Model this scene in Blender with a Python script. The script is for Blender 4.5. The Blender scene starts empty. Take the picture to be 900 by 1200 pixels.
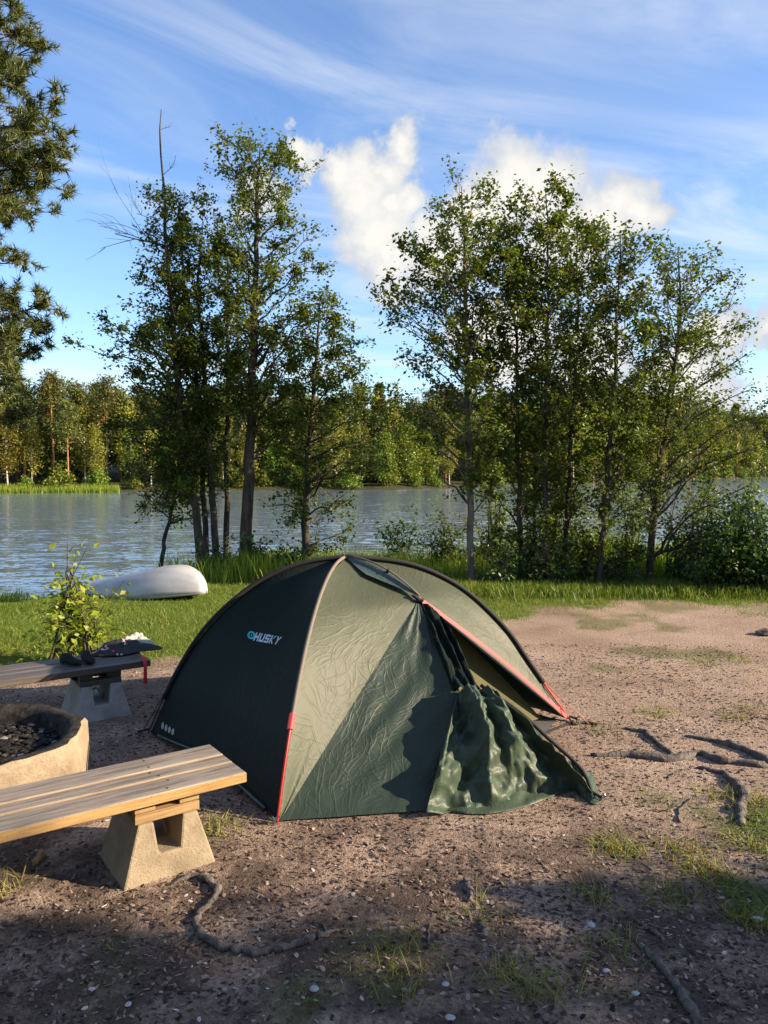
import bpy, math, random
import numpy as np
from mathutils import Vector
from mathutils.bvhtree import BVHTree

# ------------------------------------------------------------------ camera, sky, sun, exposure
R = math.radians
scene = bpy.context.scene
COL = scene.collection
CAM_H = 1.7
F_PX = 900.0
PITCH = math.atan(48 / F_PX)
cam_d = bpy.data.cameras.new('camera')
cam_d.sensor_fit = 'VERTICAL'; cam_d.sensor_height = 36; cam_d.lens = 36 * F_PX / 1200
cam_d.clip_start = 0.05; cam_d.clip_end = 5000
cam = bpy.data.objects.new('camera', cam_d); COL.objects.link(cam)
cam.location = (0, 0, CAM_H); cam.rotation_euler = (math.pi / 2 - PITCH, 0, 0)
scene.camera = cam

SUN_AZ = Vector((0.985, -0.17)).normalized()     # towards the sun, on the ground
SUN_EL = R(21)
scene.view_settings.view_transform = 'Standard'
scene.view_settings.look = 'None'
scene.view_settings.gamma = 1
scene.view_settings.use_curve_mapping = False
scene.view_settings.exposure = 1.5

sun_d = bpy.data.lights.new('sun', 'SUN'); sun_d.energy = 5.0; sun_d.angle = R(0.55); sun_d.color = (1.0, 0.80, 0.58)
sun = bpy.data.objects.new('sun', sun_d); COL.objects.link(sun)
to_sun = Vector((SUN_AZ.x * math.cos(SUN_EL), SUN_AZ.y * math.cos(SUN_EL), math.sin(SUN_EL)))
sun.rotation_euler = to_sun.to_track_quat('Z', 'Y').to_euler()
sun.location = (20, -10, 15)

def pix_dir(px, py):
    f = Vector((0, math.cos(PITCH), -math.sin(PITCH))); u = Vector((0, math.sin(PITCH), math.cos(PITCH)))
    return f + Vector((1, 0, 0)) * ((px - 450) / F_PX) - u * ((py - 600) / F_PX)
EYE = Vector((0, 0, CAM_H))

def build_world():
    w = bpy.data.worlds.new('World'); scene.world = w; w.use_nodes = True
    nt = w.node_tree; N = nt.nodes; L = nt.links
    for n in list(N): N.remove(n)
    def nd(t, **k):
        n = N.new(t)
        for a, b in k.items(): setattr(n, a, b)
        return n
    def m(op, a, b=None, c=None):
        n = nd('ShaderNodeMath', operation=op)
        for i, v in enumerate((a, b, c)):
            if v is None: continue
            if hasattr(v, 'links'): L.new(v, n.inputs[i])
            else: n.inputs[i].default_value = v
        return n.outputs[0]
    def vm(op, a, b=None):
        n = nd('ShaderNodeVectorMath', operation=op)
        for i, v in enumerate((a, b)):
            if v is None: continue
            if hasattr(v, 'links'): L.new(v, n.inputs[i])
            else: n.inputs[i].default_value = v
        return n
    def ss(x, lo, hi):
        n = nd('ShaderNodeMapRange', interpolation_type='SMOOTHSTEP')
        L.new(x, n.inputs[0]); n.inputs[1].default_value = lo; n.inputs[2].default_value = hi
        return n.outputs[0]
    def mixc(f, a, b):
        n = nd('ShaderNodeMix', data_type='RGBA')
        if hasattr(f, 'links'): L.new(f, n.inputs[0])
        else: n.inputs[0].default_value = f
        for i, v in ((6, a), (7, b)):
            if hasattr(v, 'links'): L.new(v, n.inputs[i])
            else: n.inputs[i].default_value = (*v, 1)
        return n.outputs[2]
    def noise(vec, scale, detail, rough, dist=0):
        n = nd('ShaderNodeTexNoise'); L.new(vec, n.inputs['Vector'])
        n.inputs['Scale'].default_value = scale; n.inputs['Detail'].default_value = detail
        n.inputs['Roughness'].default_value = rough; n.inputs['Distortion'].default_value = dist
        return n
    sky = nd('ShaderNodeTexSky', sky_type='NISHITA'); sky.sun_disc = False
    sky.sun_elevation = SUN_EL; sky.sun_rotation = math.atan2(SUN_AZ.x, SUN_AZ.y)
    sky.altitude = 100; sky.air_density = 1.0; sky.dust_density = 0.3; sky.ozone_density = 3.0
    tc = nd('ShaderNodeTexCoord'); d = tc.outputs['Generated']
    nrm = vm('NORMALIZE', d).outputs[0]
    sep = nd('ShaderNodeSeparateXYZ'); L.new(nrm, sep.inputs[0])
    z = sep.outputs[2]
    # cirrus: streaked noise on a high flat layer
    zz = m('MAXIMUM', z, 0.04)
    comb = nd('ShaderNodeCombineXYZ'); L.new(m('DIVIDE', sep.outputs[0], zz), comb.inputs[0]); L.new(m('DIVIDE', sep.outputs[1], zz), comb.inputs[1])
    rt = nd('ShaderNodeVectorRotate', rotation_type='Z_AXIS'); L.new(comb.outputs[0], rt.inputs['Vector']); rt.inputs['Angle'].default_value = R(-32)
    mp = nd('ShaderNodeMapping'); L.new(rt.outputs[0], mp.inputs[0])
    mp.inputs['Scale'].default_value = (0.6, 1.15, 1); mp.inputs['Location'].default_value = (1.2, 3.1, 0)
    n1 = noise(mp.outputs[0], 1.1, 9, 0.6, 1.1).outputs[0]
    mp2 = nd('ShaderNodeMapping'); L.new(comb.outputs[0], mp2.inputs[0]); mp2.inputs['Scale'].default_value = (0.34, 0.36, 1); mp2.inputs['Location'].default_value = (2.35, 5.9, 0)
    n2 = noise(mp2.outputs[0], 1.0, 3, 0.5).outputs[0]
    cir = m('MULTIPLY', ss(n1, 0.33, 0.78), ss(n2, 0.38, 0.60))
    cir = m('MULTIPLY', cir, 0.8)
    # cumulus: heaps of soft balls, edges broken by fractal noise
    nA = noise(nrm, 9.0, 8, 0.58); nB = noise(nrm, 30.0, 6, 0.6)
    def centred(n, amp):
        s = vm('SUBTRACT', n.outputs['Color'], (0.5, 0.5, 0.5))
        q = nd('ShaderNodeVectorMath', operation='SCALE'); L.new(s.outputs[0], q.inputs[0]); q.inputs['Scale'].default_value = amp
        return q.outputs[0]
    wp = vm('ADD', vm('ADD', nrm, centred(nA, 0.11)).outputs[0], centred(nB, 0.05)).outputs[0]
    balls = []
    for px, py, r in [(462, 160, 30), (448, 195, 42), (425, 225, 55), (398, 205, 30), (440, 270, 62), (478, 235, 36), (462, 312, 45),
                      (357, 192, 26), (300, 225, 28), (600, 220, 62), (640, 232, 52), (575, 250, 58), (720, 248, 52), (700, 268, 52), (745, 262, 36),
                      (520, 300, 60), (660, 285, 60), (600, 400, 70), (690, 420, 70), (840, 395, 36), (900, 380, 34), (800, 470, 80)]:
        v = pix_dir(px, py).normalized(); balls.append((v, r / 900))
    rg = random.Random(4)
    for az0 in range(50, 320, 22):                    # the same heaps go on all round
        az = R(az0 + rg.uniform(-8, 8)); el = R(rg.uniform(7, 22))
        for k in range(3):
            a2 = az + R(rg.uniform(-5, 5)); e2 = el + R(rg.uniform(-3, 3))
            balls.append((Vector((math.sin(a2) * math.cos(e2), math.cos(a2) * math.cos(e2), math.sin(e2))), rg.uniform(0.04, 0.075)))
    acc = None
    for v, r in balls:
        dist = vm('DISTANCE', wp, tuple(v)).outputs['Value']
        q = m('SUBTRACT', 1.0, m('MULTIPLY', dist, 1 / r))
        acc = q if acc is None else m('SMOOTH_MAX', acc, q, 0.12)
    dens = ss(acc, 0.0, 0.42)
    shade = ss(m('ADD', acc, m('MULTIPLY', m('SUBTRACT', nA.outputs[0], 0.5), 1.6)), 0.0, 0.9)
    K = 3.5
    cloud = mixc(shade, (0.60 * K, 0.67 * K, 0.78 * K), (1.04 * K, 1.0 * K, 0.93 * K))
    # sky blue slightly deepened, as on a clear northern evening
    hs = nd('ShaderNodeHueSaturation'); hs.inputs['Saturation'].default_value = 1.08; hs.inputs['Hue'].default_value = 0.507; hs.inputs['Value'].default_value = 1.0
    L.new(sky.outputs[0], hs.inputs['Color'])
    c1 = mixc(cir, hs.outputs[0], (0.95 * K, 1.0 * K, 1.06 * K))
    c2 = mixc(dens, c1, cloud)
    bg = nd('ShaderNodeBackground'); L.new(c2, bg.inputs[0]); bg.inputs[1].default_value = 0.10
    out = nd('ShaderNodeOutputWorld'); L.new(bg.outputs[0], out.inputs[0])
build_world()

# ------------------------------------------------------------------ numeric helpers
def lattice(x, y, seed):
    xi = np.floor(x).astype(np.int64); yi = np.floor(y).astype(np.int64)
    xf = x - xi; yf = y - yi
    u = xf * xf * (3 - 2 * xf); v = yf * yf * (3 - 2 * yf)
    def h(a, b):
        n = (a * 374761393 + b * 668265263 + seed * 974711) & 0x7fffffff
        n = ((n ^ (n >> 13)) * 1274126177) & 0x7fffffff
        return ((n ^ (n >> 16)) & 0xffff) / 65535.0
    return (h(xi, yi) * (1 - u) + h(xi + 1, yi) * u) * (1 - v) + (h(xi, yi + 1) * (1 - u) + h(xi + 1, yi + 1) * u) * v
def fbm(x, y, seed, octv=3):
    s = 0; a = 0.5
    for k in range(octv):
        s = s + a * (lattice(x, y, seed + k * 17) - 0.5); x = x * 2.03 + 5.1; y = y * 2.03 + 1.7; a *= 0.5
    return s
def sstep(x, a, b):
    t = np.clip((x - a) / (b - a), 0, 1); return t * t * (3 - 2 * t)

WATER_Z = -1.1
def drop_start(x):
    return np.interp(x, [-60, -7, -4.8, -3.6, -2.2, 0, 3, 8, 60], [9.0, 9.0, 9.6, 11.6, 13.2, 13.6, 13.6, 13.6, 13.6])
def drop_len(x):
    return np.interp(x, [-60, -7, -4.5, -2, 0, 60], [6.2, 6.2, 6.0, 5.5, 5.2, 5.2])
def ground_np(x, y):
    x = np.asarray(x, float); y = np.asarray(y, float)
    t = (y - drop_start(x)) / drop_len(x)
    base = -1.1 * np.clip(t, 0, 1.0) ** 1.04 - 1.2 * np.clip(t - 1, 0, 1.5)
    near = np.clip(1 - np.abs(x) / 40, 0, 1)
    bump = 0.05 * fbm(x * 0.6, y * 0.6, 3, 2) + 0.022 * fbm(x * 2.3, y * 2.3, 9, 2) + 0.012 * fbm(x * 9, y * 9, 21, 3) * np.clip((8 - y) / 4, 0, 1)
    return base + bump * near
def gz(x, y): return float(ground_np(np.array([x]), np.array([y]))[0])

def at(px, py, depth):                       # point on a pixel's ray at distance `depth` along +Y
    d = pix_dir(px, py); return EYE + d * (depth / d.y)
def on_z(px, py, z):
    d = pix_dir(px, py); return EYE + d * ((z - CAM_H) / d.z)
def on_g(px, py, dz=0.0):                    # where a pixel's ray meets the ground
    z = 0.0
    for _ in range(12):
        p = on_z(px, py, z); z = gz(p.x, p.y)
    p.z = z + dz; return p
def on_plane(px, py, p0, n):
    d = pix_dir(px, py); return EYE + d * ((p0 - EYE).dot(n) / d.dot(n))

def lawn_mask(x, y):                         # 1 where grass covers the ground, 0 where the soil is worn bare
    n = fbm(x * 0.9, y * 0.9, 40, 3) * 1.6
    edge = np.interp(x, [-9, -4, -2, -0.8, 0.6, 2, 3.5, 5, 9], [5.9, 6.3, 6.5, 6.9, 8.6, 9.4, 9.7, 9.6, 8.6])
    return sstep(y + n * 1.2, edge - 0.5, edge + 0.6)
def fore_mask(x, y):                         # thin grass patches on the worn soil
    n = fbm(x * 1.7 + 3, y * 1.7, 77, 4)
    right = sstep(x, 0.35, 1.2) * (1 - sstep(y, 3.6, 4.3))
    mid = 0.6 * sstep(x, 0.7, 1.6) * sstep(y, 5.4, 7.0)
    low = 0.55 * (1 - sstep(y, 2.4, 2.9))
    return np.clip(sstep(n + 0.17 * right + 0.10 * mid + 0.06 * low, 0.10, 0.24) * np.maximum(np.maximum(right, mid), low), 0, 1)

# ------------------------------------------------------------------ mesh helpers
def origin_of(o):
    v = Vector((0, 0, 0))
    while o is not None: v = v + o.location; o = o.parent
    return v
def make(name, verts, faces, mat, parent=None, loc=None, smooth=False, mats=None, fmat=None):
    verts = np.asarray(verts, dtype=np.float64).reshape(-1, 3)
    if parent is not None: off = origin_of(parent); loc = None
    else: off = Vector(loc) if loc is not None else Vector((0, 0, 0))
    if len(verts): verts = verts - np.array(off)
    me = bpy.data.meshes.new(name)
    if isinstance(faces, np.ndarray):
        nf, k = faces.shape
        me.vertices.add(len(verts)); me.vertices.foreach_set('co', verts.astype(np.float32).ravel())
        me.loops.add(nf * k); me.loops.foreach_set('vertex_index', faces.astype(np.int32).ravel())
        me.polygons.add(nf); me.polygons.foreach_set('loop_start', np.arange(0, nf * k, k, dtype=np.int32))
        me.polygons.foreach_set('loop_total', np.full(nf, k, dtype=np.int32))
        me.update(calc_edges=True)
    else:
        me.from_pydata([tuple(v) for v in verts], [], [tuple(f) for f in faces]); me.update()
    for mm in (mats or [mat]): me.materials.append(mm)
    if fmat is not None: me.polygons.foreach_set('material_index', np.asarray(fmat, dtype=np.int32))
    if smooth: me.polygons.foreach_set('use_smooth', np.ones(len(me.polygons), dtype=bool))
    o = bpy.data.objects.new(name, me); COL.objects.link(o)
    if parent is not None: o.parent = parent
    else: o.location = off
    return o
def empty(name, loc):
    o = bpy.data.objects.new(name, None); COL.objects.link(o); o.location = loc; o.empty_display_size = 0.2; return o
def tag(o, label=None, cat=None, group=None, kind=None):
    if label: o['label'] = label
    if cat: o['category'] = cat
    if group: o['group'] = group
    if kind: o['kind'] = kind
    return o
class Geo:
    def __init__(s): s.v = []; s.f = []; s.n = 0
    def add(s, v, f):
        v = np.asarray(v, float).reshape(-1, 3)
        s.v.append(v); s.f += [tuple(int(i) + s.n for i in q) for q in f]; s.n += len(v)
    def build(s, name, mat, parent=None, **k):
        return make(name, np.concatenate(s.v), s.f, mat, parent, **k)
def tube_geo(pts, radii, n=6, cap=True):
    P = np.array([tuple(p) for p in pts], float); m = len(P)
    radii = np.broadcast_to(np.asarray(radii, float), (m,))
    T = np.gradient(P, axis=0); T /= (np.linalg.norm(T, axis=1, keepdims=True) + 1e-9)
    ref = np.array([0.31, 0.17, 0.93]) if abs(T[:, 2]).mean() < 0.8 else np.array([0.93, 0.3, 0.1])
    U = np.cross(T, ref); U /= (np.linalg.norm(U, axis=1, keepdims=True) + 1e-9); W = np.cross(T, U)
    a = np.linspace(0, 2 * math.pi, n, endpoint=False)
    V = P[:, None] + radii[:, None, None] * (np.cos(a)[None, :, None] * U[:, None] + np.sin(a)[None, :, None] * W[:, None])
    F = []
    for i in range(m - 1):
        for j in range(n):
            k = (j + 1) % n; F.append((i * n + j, i * n + k, (i + 1) * n + k, (i + 1) * n + j))
    if cap: F.append(tuple(range(n - 1, -1, -1))); F.append(tuple((m - 1) * n + j for j in range(n)))
    return V.reshape(-1, 3), F
def smooth_path(pts, n):
    P = np.array([tuple(p) for p in pts], float)
    t = np.concatenate([[0], np.cumsum(np.linalg.norm(np.diff(P, axis=0), axis=1))])
    tt = np.linspace(0, t[-1], n)
    # Catmull-Rom through the points
    idx = np.clip(np.searchsorted(t, tt, side='right') - 1, 0, len(P) - 2)
    p1 = P[idx]; p2 = P[idx + 1]; p0 = P[np.maximum(idx - 1, 0)]; p3 = P[np.minimum(idx + 2, len(P) - 1)]
    u = ((tt - t[idx]) / (t[idx + 1] - t[idx] + 1e-9))[:, None]
    return 0.5 * ((2 * p1) + (-p0 + p2) * u + (2 * p0 - 5 * p1 + 4 * p2 - p3) * u ** 2 + (-p0 + 3 * p1 - 3 * p2 + p3) * u ** 3)
def grid_faces(nu, nv):
    i, j = np.meshgrid(np.arange(nu - 1), np.arange(nv - 1), indexing='ij')
    a = i * nv + j
    return np.stack([a, a + nv, a + nv + 1, a + 1], -1).reshape(-1, 4)
def box_geo(sx, sy, sz, bev=0.004):
    """bevelled box centred in x,y, base at z=0"""
    x, y = sx / 2, sy / 2; b = bev
    V = []; 
    for (zz, i) in ((0, b), (b, 0), (sz - b, 0), (sz, b)):
        V += [(-x + i, -y + i, zz), (x - i, -y + i, zz), (x - i, y - i, zz), (-x + i, y - i, zz)]
    F = [(3, 2, 1, 0), (12, 13, 14, 15)]
    for k in range(3):
        for j in range(4):
            F.append((k * 4 + j, k * 4 + (j + 1) % 4, k * 4 + 4 + (j + 1) % 4, k * 4 + 4 + j))
    return np.array(V, float), F

# ------------------------------------------------------------------ materials
class MatB:
    def __init__(s, name):
        s.m = bpy.data.materials.new(name); s.m.use_nodes = True; s.nt = s.m.node_tree; s.N = s.nt.nodes; s.L = s.nt.links
        s.p = s.N['Principled BSDF']; s.out = s.N['Material Output']
        s.tc = s.N.new('ShaderNodeTexCoord')
    def nd(s, t, **k):
        n = s.N.new(t)
        for a, b in k.items(): setattr(n, a, b)
        return n
    def put(s, sock, v):
        if hasattr(v, 'links'): s.L.new(v, sock)
        elif isinstance(v, (tuple, list)) and sock.type == 'RGBA': sock.default_value = (*v, 1) if len(v) == 3 else v
        else: sock.default_value = v
    def coord(s, scale=(1, 1, 1), rot=(0, 0, 0), which='Object'):
        n = s.nd('ShaderNodeMapping'); s.L.new(s.tc.outputs[which], n.inputs[0])
        n.inputs['Scale'].default_value = scale; n.inputs['Rotation'].default_value = rot; return n.outputs[0]
    def noise(s, scale, detail=4, rough=0.55, dist=0, vec=None):
        n = s.nd('ShaderNodeTexNoise'); s.L.new(vec if vec is not None else s.tc.outputs['Object'], n.inputs['Vector'])
        n.inputs['Scale'].default_value = scale; n.inputs['Detail'].default_value = detail; n.inputs['Roughness'].default_value = rough; n.inputs['Distortion'].default_value = dist
        return n.outputs[0]
    def vor(s, scale, vec=None, feature='F1', out='Distance'):
        n = s.nd('ShaderNodeTexVoronoi', feature=feature); s.L.new(vec if vec is not None else s.tc.outputs['Object'], n.inputs['Vector'])
        n.inputs['Scale'].default_value = scale; return n.outputs[out]
    def ramp(s, x, stops):
        n = s.nd('ShaderNodeValToRGB'); s.L.new(x, n.inputs[0]); e = n.color_ramp.elements
        while len(e) < len(stops): e.new(0.5)
        for k, (p, c) in enumerate(stops): e[k].position = p; e[k].color = (*c, 1) if len(c) == 3 else c
        return n.outputs[0]
    def mix(s, f, a, b, blend='MIX'):
        n = s.nd('ShaderNodeMix', data_type='RGBA', blend_type=blend); s.put(n.inputs[0], f); s.put(n.inputs[6], a); s.put(n.inputs[7], b); return n.outputs[2]
    def math(s, op, a, b=0.0):
        n = s.nd('ShaderNodeMath', operation=op); s.put(n.inputs[0], a); s.put(n.inputs[1], b); return n.outputs[0]
    def rng(s, x, a, b, c=0.0, d=1.0):
        n = s.nd('ShaderNodeMapRange'); s.put(n.inputs[0], x)
        for i, v in enumerate((a, b, c, d)): n.inputs[i + 1].default_value = v
        return n.outputs[0]
    def bump(s, h, strength=0.5, dist=0.01, prev=None):
        n = s.nd('ShaderNodeBump'); s.put(n.inputs['Height'], h); n.inputs['Strength'].default_value = strength; n.inputs['Distance'].default_value = dist
        if prev is not None: s.L.new(prev, n.inputs['Normal'])
        s.L.new(n.outputs[0], s.p.inputs['Normal']); return n.outputs[0]
    def set(s, color=None, rough=None, spec=None, metal=None, **k):
        if color is not None: s.put(s.p.inputs['Base Color'], color)
        if rough is not None: s.put(s.p.inputs['Roughness'], rough)
        if spec is not None: s.put(s.p.inputs['Specular IOR Level'], spec)
        if metal is not None: s.put(s.p.inputs['Metallic'], metal)
        for a, b in k.items(): s.put(s.p.inputs[a.replace('_', ' ')], b)
        return s.m
    def attr(s, name): return s.nd('ShaderNodeAttribute', attribute_name=name).outputs['Fac']
    def island(s): return s.nd('ShaderNodeNewGeometry').outputs['Random Per Island']

def leaf_mat(name, stops, trans=0.35, rough=0.45, per_object=False):
    b = MatB(name)
    col = b.ramp(b.island(), stops)
    big = b.noise(0.9, 2); col = b.mix(b.rng(big, 0.3, 0.7, 0, 0.55), col, b.mix(1.0, col, (0.62, 0.68, 0.6), 'MULTIPLY'))
    if per_object:
        oi = b.nd('ShaderNodeObjectInfo').outputs['Random']
        h = b.nd('ShaderNodeHueSaturation'); b.L.new(col, h.inputs['Color'])
        b.put(h.inputs['Hue'], b.rng(oi, 0, 1, 0.465, 0.53)); b.put(h.inputs['Value'], b.rng(oi, 0, 1, 0.65, 1.35)); col = h.outputs[0]
    b.set(col, rough, 0.35)
    t = b.nd('ShaderNodeBsdfTranslucent'); b.L.new(b.mix(1.0, col, (1.5, 1.5, 0.6), 'MULTIPLY'), t.inputs[0])
    mx = b.nd('ShaderNodeMixShader'); mx.inputs[0].default_value = trans
    b.L.new(b.p.outputs[0], mx.inputs[1]); b.L.new(t.outputs[0], mx.inputs[2]); b.L.new(mx.outputs[0], b.out.inputs[0])
    return b.m
def bark_mat(name, c1, c2, scale=14, bump=0.8):
    b = MatB(name); v = b.coord((1, 1, 0.22)); n = b.noise(scale, 6, 0.65, 0.4, v)
    b.set(b.ramp(n, [(0.3, c1), (0.68, c2)]), 0.9, 0.2); b.bump(n, bump, 0.03); return b.m

M = {}
M['alder_leaf'] = leaf_mat('alder leaves', [(0, (0.032, 0.056, 0.010)), (0.45, (0.065, 0.100, 0.015)), (0.85, (0.125, 0.155, 0.020)), (1, (0.22, 0.21, 0.035))], 0.4)
M['aspen_leaf'] = leaf_mat('young alder leaves', [(0, (0.040, 0.068, 0.012)), (0.5, (0.085, 0.120, 0.017)), (0.9, (0.150, 0.180, 0.022)), (1, (0.26, 0.22, 0.035))], 0.42)
M['bush_leaf'] = leaf_mat('bush leaves', [(0, (0.022, 0.055, 0.014)), (0.6, (0.045, 0.095, 0.02)), (1, (0.09, 0.15, 0.03))], 0.3)
M['shrub_leaf'] = leaf_mat('bank shrub leaves', [(0, (0.07, 0.115, 0.015)), (0.6, (0.13, 0.185, 0.022)), (1, (0.24, 0.27, 0.04))], 0.42)
M['sap_leaf'] = leaf_mat('sapling leaves', [(0, (0.16, 0.23, 0.02)), (0.6, (0.26, 0.33, 0.03)), (1, (0.40, 0.40, 0.08))], 0.45)
M['needle'] = leaf_mat('pine needles', [(0, (0.035, 0.055, 0.014)), (0.6, (0.075, 0.095, 0.022)), (1, (0.15, 0.145, 0.03))], 0.15)
M['spruce_needle'] = leaf_mat('spruce needles', [(0, (0.015, 0.032, 0.012)), (1, (0.035, 0.06, 0.02))], 0.1)
M['far_leaf'] = leaf_mat('far leaves', [(0, (0.075, 0.115, 0.016)), (0.5, (0.14, 0.19, 0.025)), (1, (0.23, 0.25, 0.04))], 0.25, per_object=True)
M['far_birch'] = leaf_mat('far birch leaves', [(0, (0.15, 0.18, 0.024)), (0.5, (0.23, 0.245, 0.036)), (1, (0.33, 0.30, 0.055))], 0.25, per_object=True)
M['far_needle'] = leaf_mat('far needles', [(0, (0.05, 0.075, 0.016)), (0.6, (0.11, 0.125, 0.026)), (1, (0.20, 0.175, 0.04))], 0.1, per_object=True)
M['alder_bark'] = bark_mat('alder bark', (0.022, 0.018, 0.014), (0.10, 0.085, 0.068))
M['pale_bark'] = bark_mat('pale bark', (0.05, 0.045, 0.036), (0.20, 0.18, 0.15))
M['dead_wood'] = bark_mat('dead wood', (0.05, 0.035, 0.03), (0.13, 0.09, 0.075))
M['pine_bark'] = bark_mat('orange pine bark', (0.16, 0.07, 0.03), (0.42, 0.20, 0.09), 5)
M['birch_bark'] = bark_mat('birch bark', (0.25, 0.22, 0.19), (0.62, 0.58, 0.52), 4)
M['grass'] = leaf_mat('lawn grass', [(0, (0.07, 0.13, 0.012)), (0.6, (0.125, 0.195, 0.018)), (0.92, (0.20, 0.23, 0.032)), (1, (0.30, 0.24, 0.08))], 0.3, 0.5)
M['dry_grass'] = leaf_mat('drying grass', [(0, (0.10, 0.14, 0.02)), (0.5, (0.17, 0.19, 0.035)), (1, (0.36, 0.28, 0.10))], 0.3, 0.6)
M['bank_grass'] = leaf_mat('tall bank grass', [(0, (0.11, 0.19, 0.016)), (0.6, (0.21, 0.30, 0.026)), (1, (0.36, 0.36, 0.06))], 0.42, 0.5)

def ground_material():
    b = MatB('worn camp soil')
    n1 = b.noise(0.8, 5, 0.6); n2 = b.noise(55, 4, 0.7); n3 = b.noise(190, 3, 0.7)
    peb = b.vor(75)
    soil = b.ramp(n1, [(0.28, (0.29, 0.205, 0.15)), (0.5, (0.45, 0.335, 0.25)), (0.72, (0.54, 0.42, 0.335))])
    soil = b.mix(b.rng(n2, 0.35, 0.62, 0.7, 0), soil, (0.075, 0.052, 0.040))
    hum_shade = b.math('MULTIPLY', b.rng(b.noise(2.6, 5, 0.65), 0.36, 0.56), b.attr('humus'))
    soil = b.mix(b.math('MULTIPLY', hum_shade, 0.92), soil, b.mix(n2, (0.03, 0.022, 0.017), (0.12, 0.086, 0.068)))  # dark litter soil, with the foreground shade also put into its colour
    stone = b.mix(b.vor(75, out='Color'), (0.20, 0.15, 0.13), (0.42, 0.36, 0.34))
    soil = b.mix(b.math('MULTIPLY', b.rng(peb, 0.20, 0.12), b.rng(n3, 0.5, 0.6)), soil, stone)
    turf = b.ramp(b.noise(24, 5, 0.7), [(0.3, (0.06, 0.09, 0.012)), (0.7, (0.13, 0.19, 0.026))])
    thin = b.ramp(b.noise(30, 5, 0.7), [(0.3, (0.04, 0.058, 0.012)), (0.7, (0.11, 0.15, 0.025))])
    g = b.attr('grassiness'); f = b.attr('thin_grass')
    g = b.rng(b.math('ADD', g, b.math('MULTIPLY', b.math('SUBTRACT', b.noise(9, 5, 0.7), 0.5), 1.5)), 0.35, 0.65)
    c = b.mix(b.math('MULTIPLY', f, b.rng(n2, 0.28, 0.5)), soil, thin)
    c = b.mix(g, c, turf)
    b.set(c, 0.95, 0.12)
    h = b.math('ADD', b.math('MULTIPLY', n2, 1.0), b.math('MULTIPLY', b.rng(peb, 0.0, 0.4, 1, 0), 0.45))
    h = b.math('ADD', h, b.math('MULTIPLY', n3, 0.5))
    b.bump(h, 0.9, 0.018)
    return b.m
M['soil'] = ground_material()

def wood_mat(name, dark, mid, light, rough=0.75):
    b = MatB(name)
    v = b.coord((0.6, 9, 9)); g = b.noise(6, 6, 0.65, 0.6, v)
    v2 = b.coord((0.25, 3, 3)); g2 = b.noise(2.0, 3, 0.5, 0.2, v2)
    k = b.vor(1.6, b.coord((1, 3.2, 3.2)))
    c = b.ramp(b.math('ADD', b.math('MULTIPLY', g, 0.7), b.math('MULTIPLY', g2, 0.35)), [(0.38, dark), (0.50, mid), (0.64, light)])
    c = b.mix(b.rng(k, 0.06, 0.03), c, tuple(0.35 * q for q in dark))
    c = b.mix(b.rng(b.noise(160, 2), 0.66, 0.72, 0, 0.6), c, tuple(0.3 * q for q in dark))
    b.set(c, rough, 0.25); b.bump(g, 0.35, 0.004); return b.m
M['plank_top'] = wood_mat('weathered grey plank top', (0.085, 0.07, 0.055), (0.20, 0.17, 0.135), (0.30, 0.26, 0.21), 0.65)  # weathered grey, with the tone of grazing sun and sky put in
M['plank_side'] = wood_mat('pine plank side', (0.15, 0.075, 0.022), (0.28, 0.165, 0.06), (0.37, 0.24, 0.10))  # fresher wood, warm sunlight put into the colour
M['block_wood'] = wood_mat('pine block', (0.14, 0.08, 0.03), (0.25, 0.16, 0.07), (0.32, 0.22, 0.11))
M['tarred_top'] = wood_mat('dark stained plank top', (0.045, 0.040, 0.036), (0.085, 0.076, 0.070), (0.14, 0.125, 0.115), 0.5)  # far bench planks, top and side: the tent's shade put into the colour
M['tarred_side'] = wood_mat('dark stained plank side', (0.03, 0.025, 0.022), (0.06, 0.05, 0.042), (0.09, 0.075, 0.06), 0.6)
def concrete_mat(name, c1, c2, stain):
    b = MatB(name); n = b.noise(7, 6, 0.65); f = b.noise(90, 4, 0.7)
    c = b.ramp(n, [(0.3, c1), (0.65, c2)])
    c = b.mix(b.rng(f, 0.60, 0.70, 0, 0.6), c, stain)
    c = b.mix(b.rng(b.noise(3.1, 5, 0.7), 0.52, 0.68, 0, 0.45), c, stain)
    b.set(c, 0.92, 0.15); b.bump(b.math('ADD', f, n), 0.5, 0.012); return b.m
M['concrete'] = concrete_mat('bench concrete', (0.20, 0.16, 0.105), (0.31, 0.255, 0.175), (0.10, 0.08, 0.055))
M['concrete_grey'] = concrete_mat('grey concrete', (0.27, 0.26, 0.24), (0.38, 0.365, 0.34), (0.15, 0.14, 0.13))  # far bench feet, their bluish shade put into the colour
def ring_mat():
    b = MatB('sooty fire ring concrete'); n = b.noise(6, 6, 0.65); f = b.noise(70, 4, 0.7)
    c = b.ramp(n, [(0.3, (0.20, 0.155, 0.10)), (0.68, (0.33, 0.27, 0.185))])
    c = b.mix(b.rng(f, 0.58, 0.70, 0, 0.6), c, (0.10, 0.08, 0.06))
    c = b.mix(b.rng(b.noise(2.4, 5, 0.7), 0.5, 0.66, 0, 0.5), c, (0.09, 0.075, 0.06))
    b.set(c, 0.92, 0.15); b.bump(b.math('ADD', f, b.math('MULTIPLY', n, 2)), 0.6, 0.015); return b.m
M['ring'] = ring_mat()
def soot_mat():
    b = MatB('soot'); n = b.noise(18, 5, 0.7)
    b.set(b.ramp(n, [(0.35, (0.012, 0.011, 0.010)), (0.62, (0.045, 0.040, 0.036)), (0.75, (0.16, 0.14, 0.12))]), 0.95, 0.15); b.bump(n, 0.7, 0.02); return b.m
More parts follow.
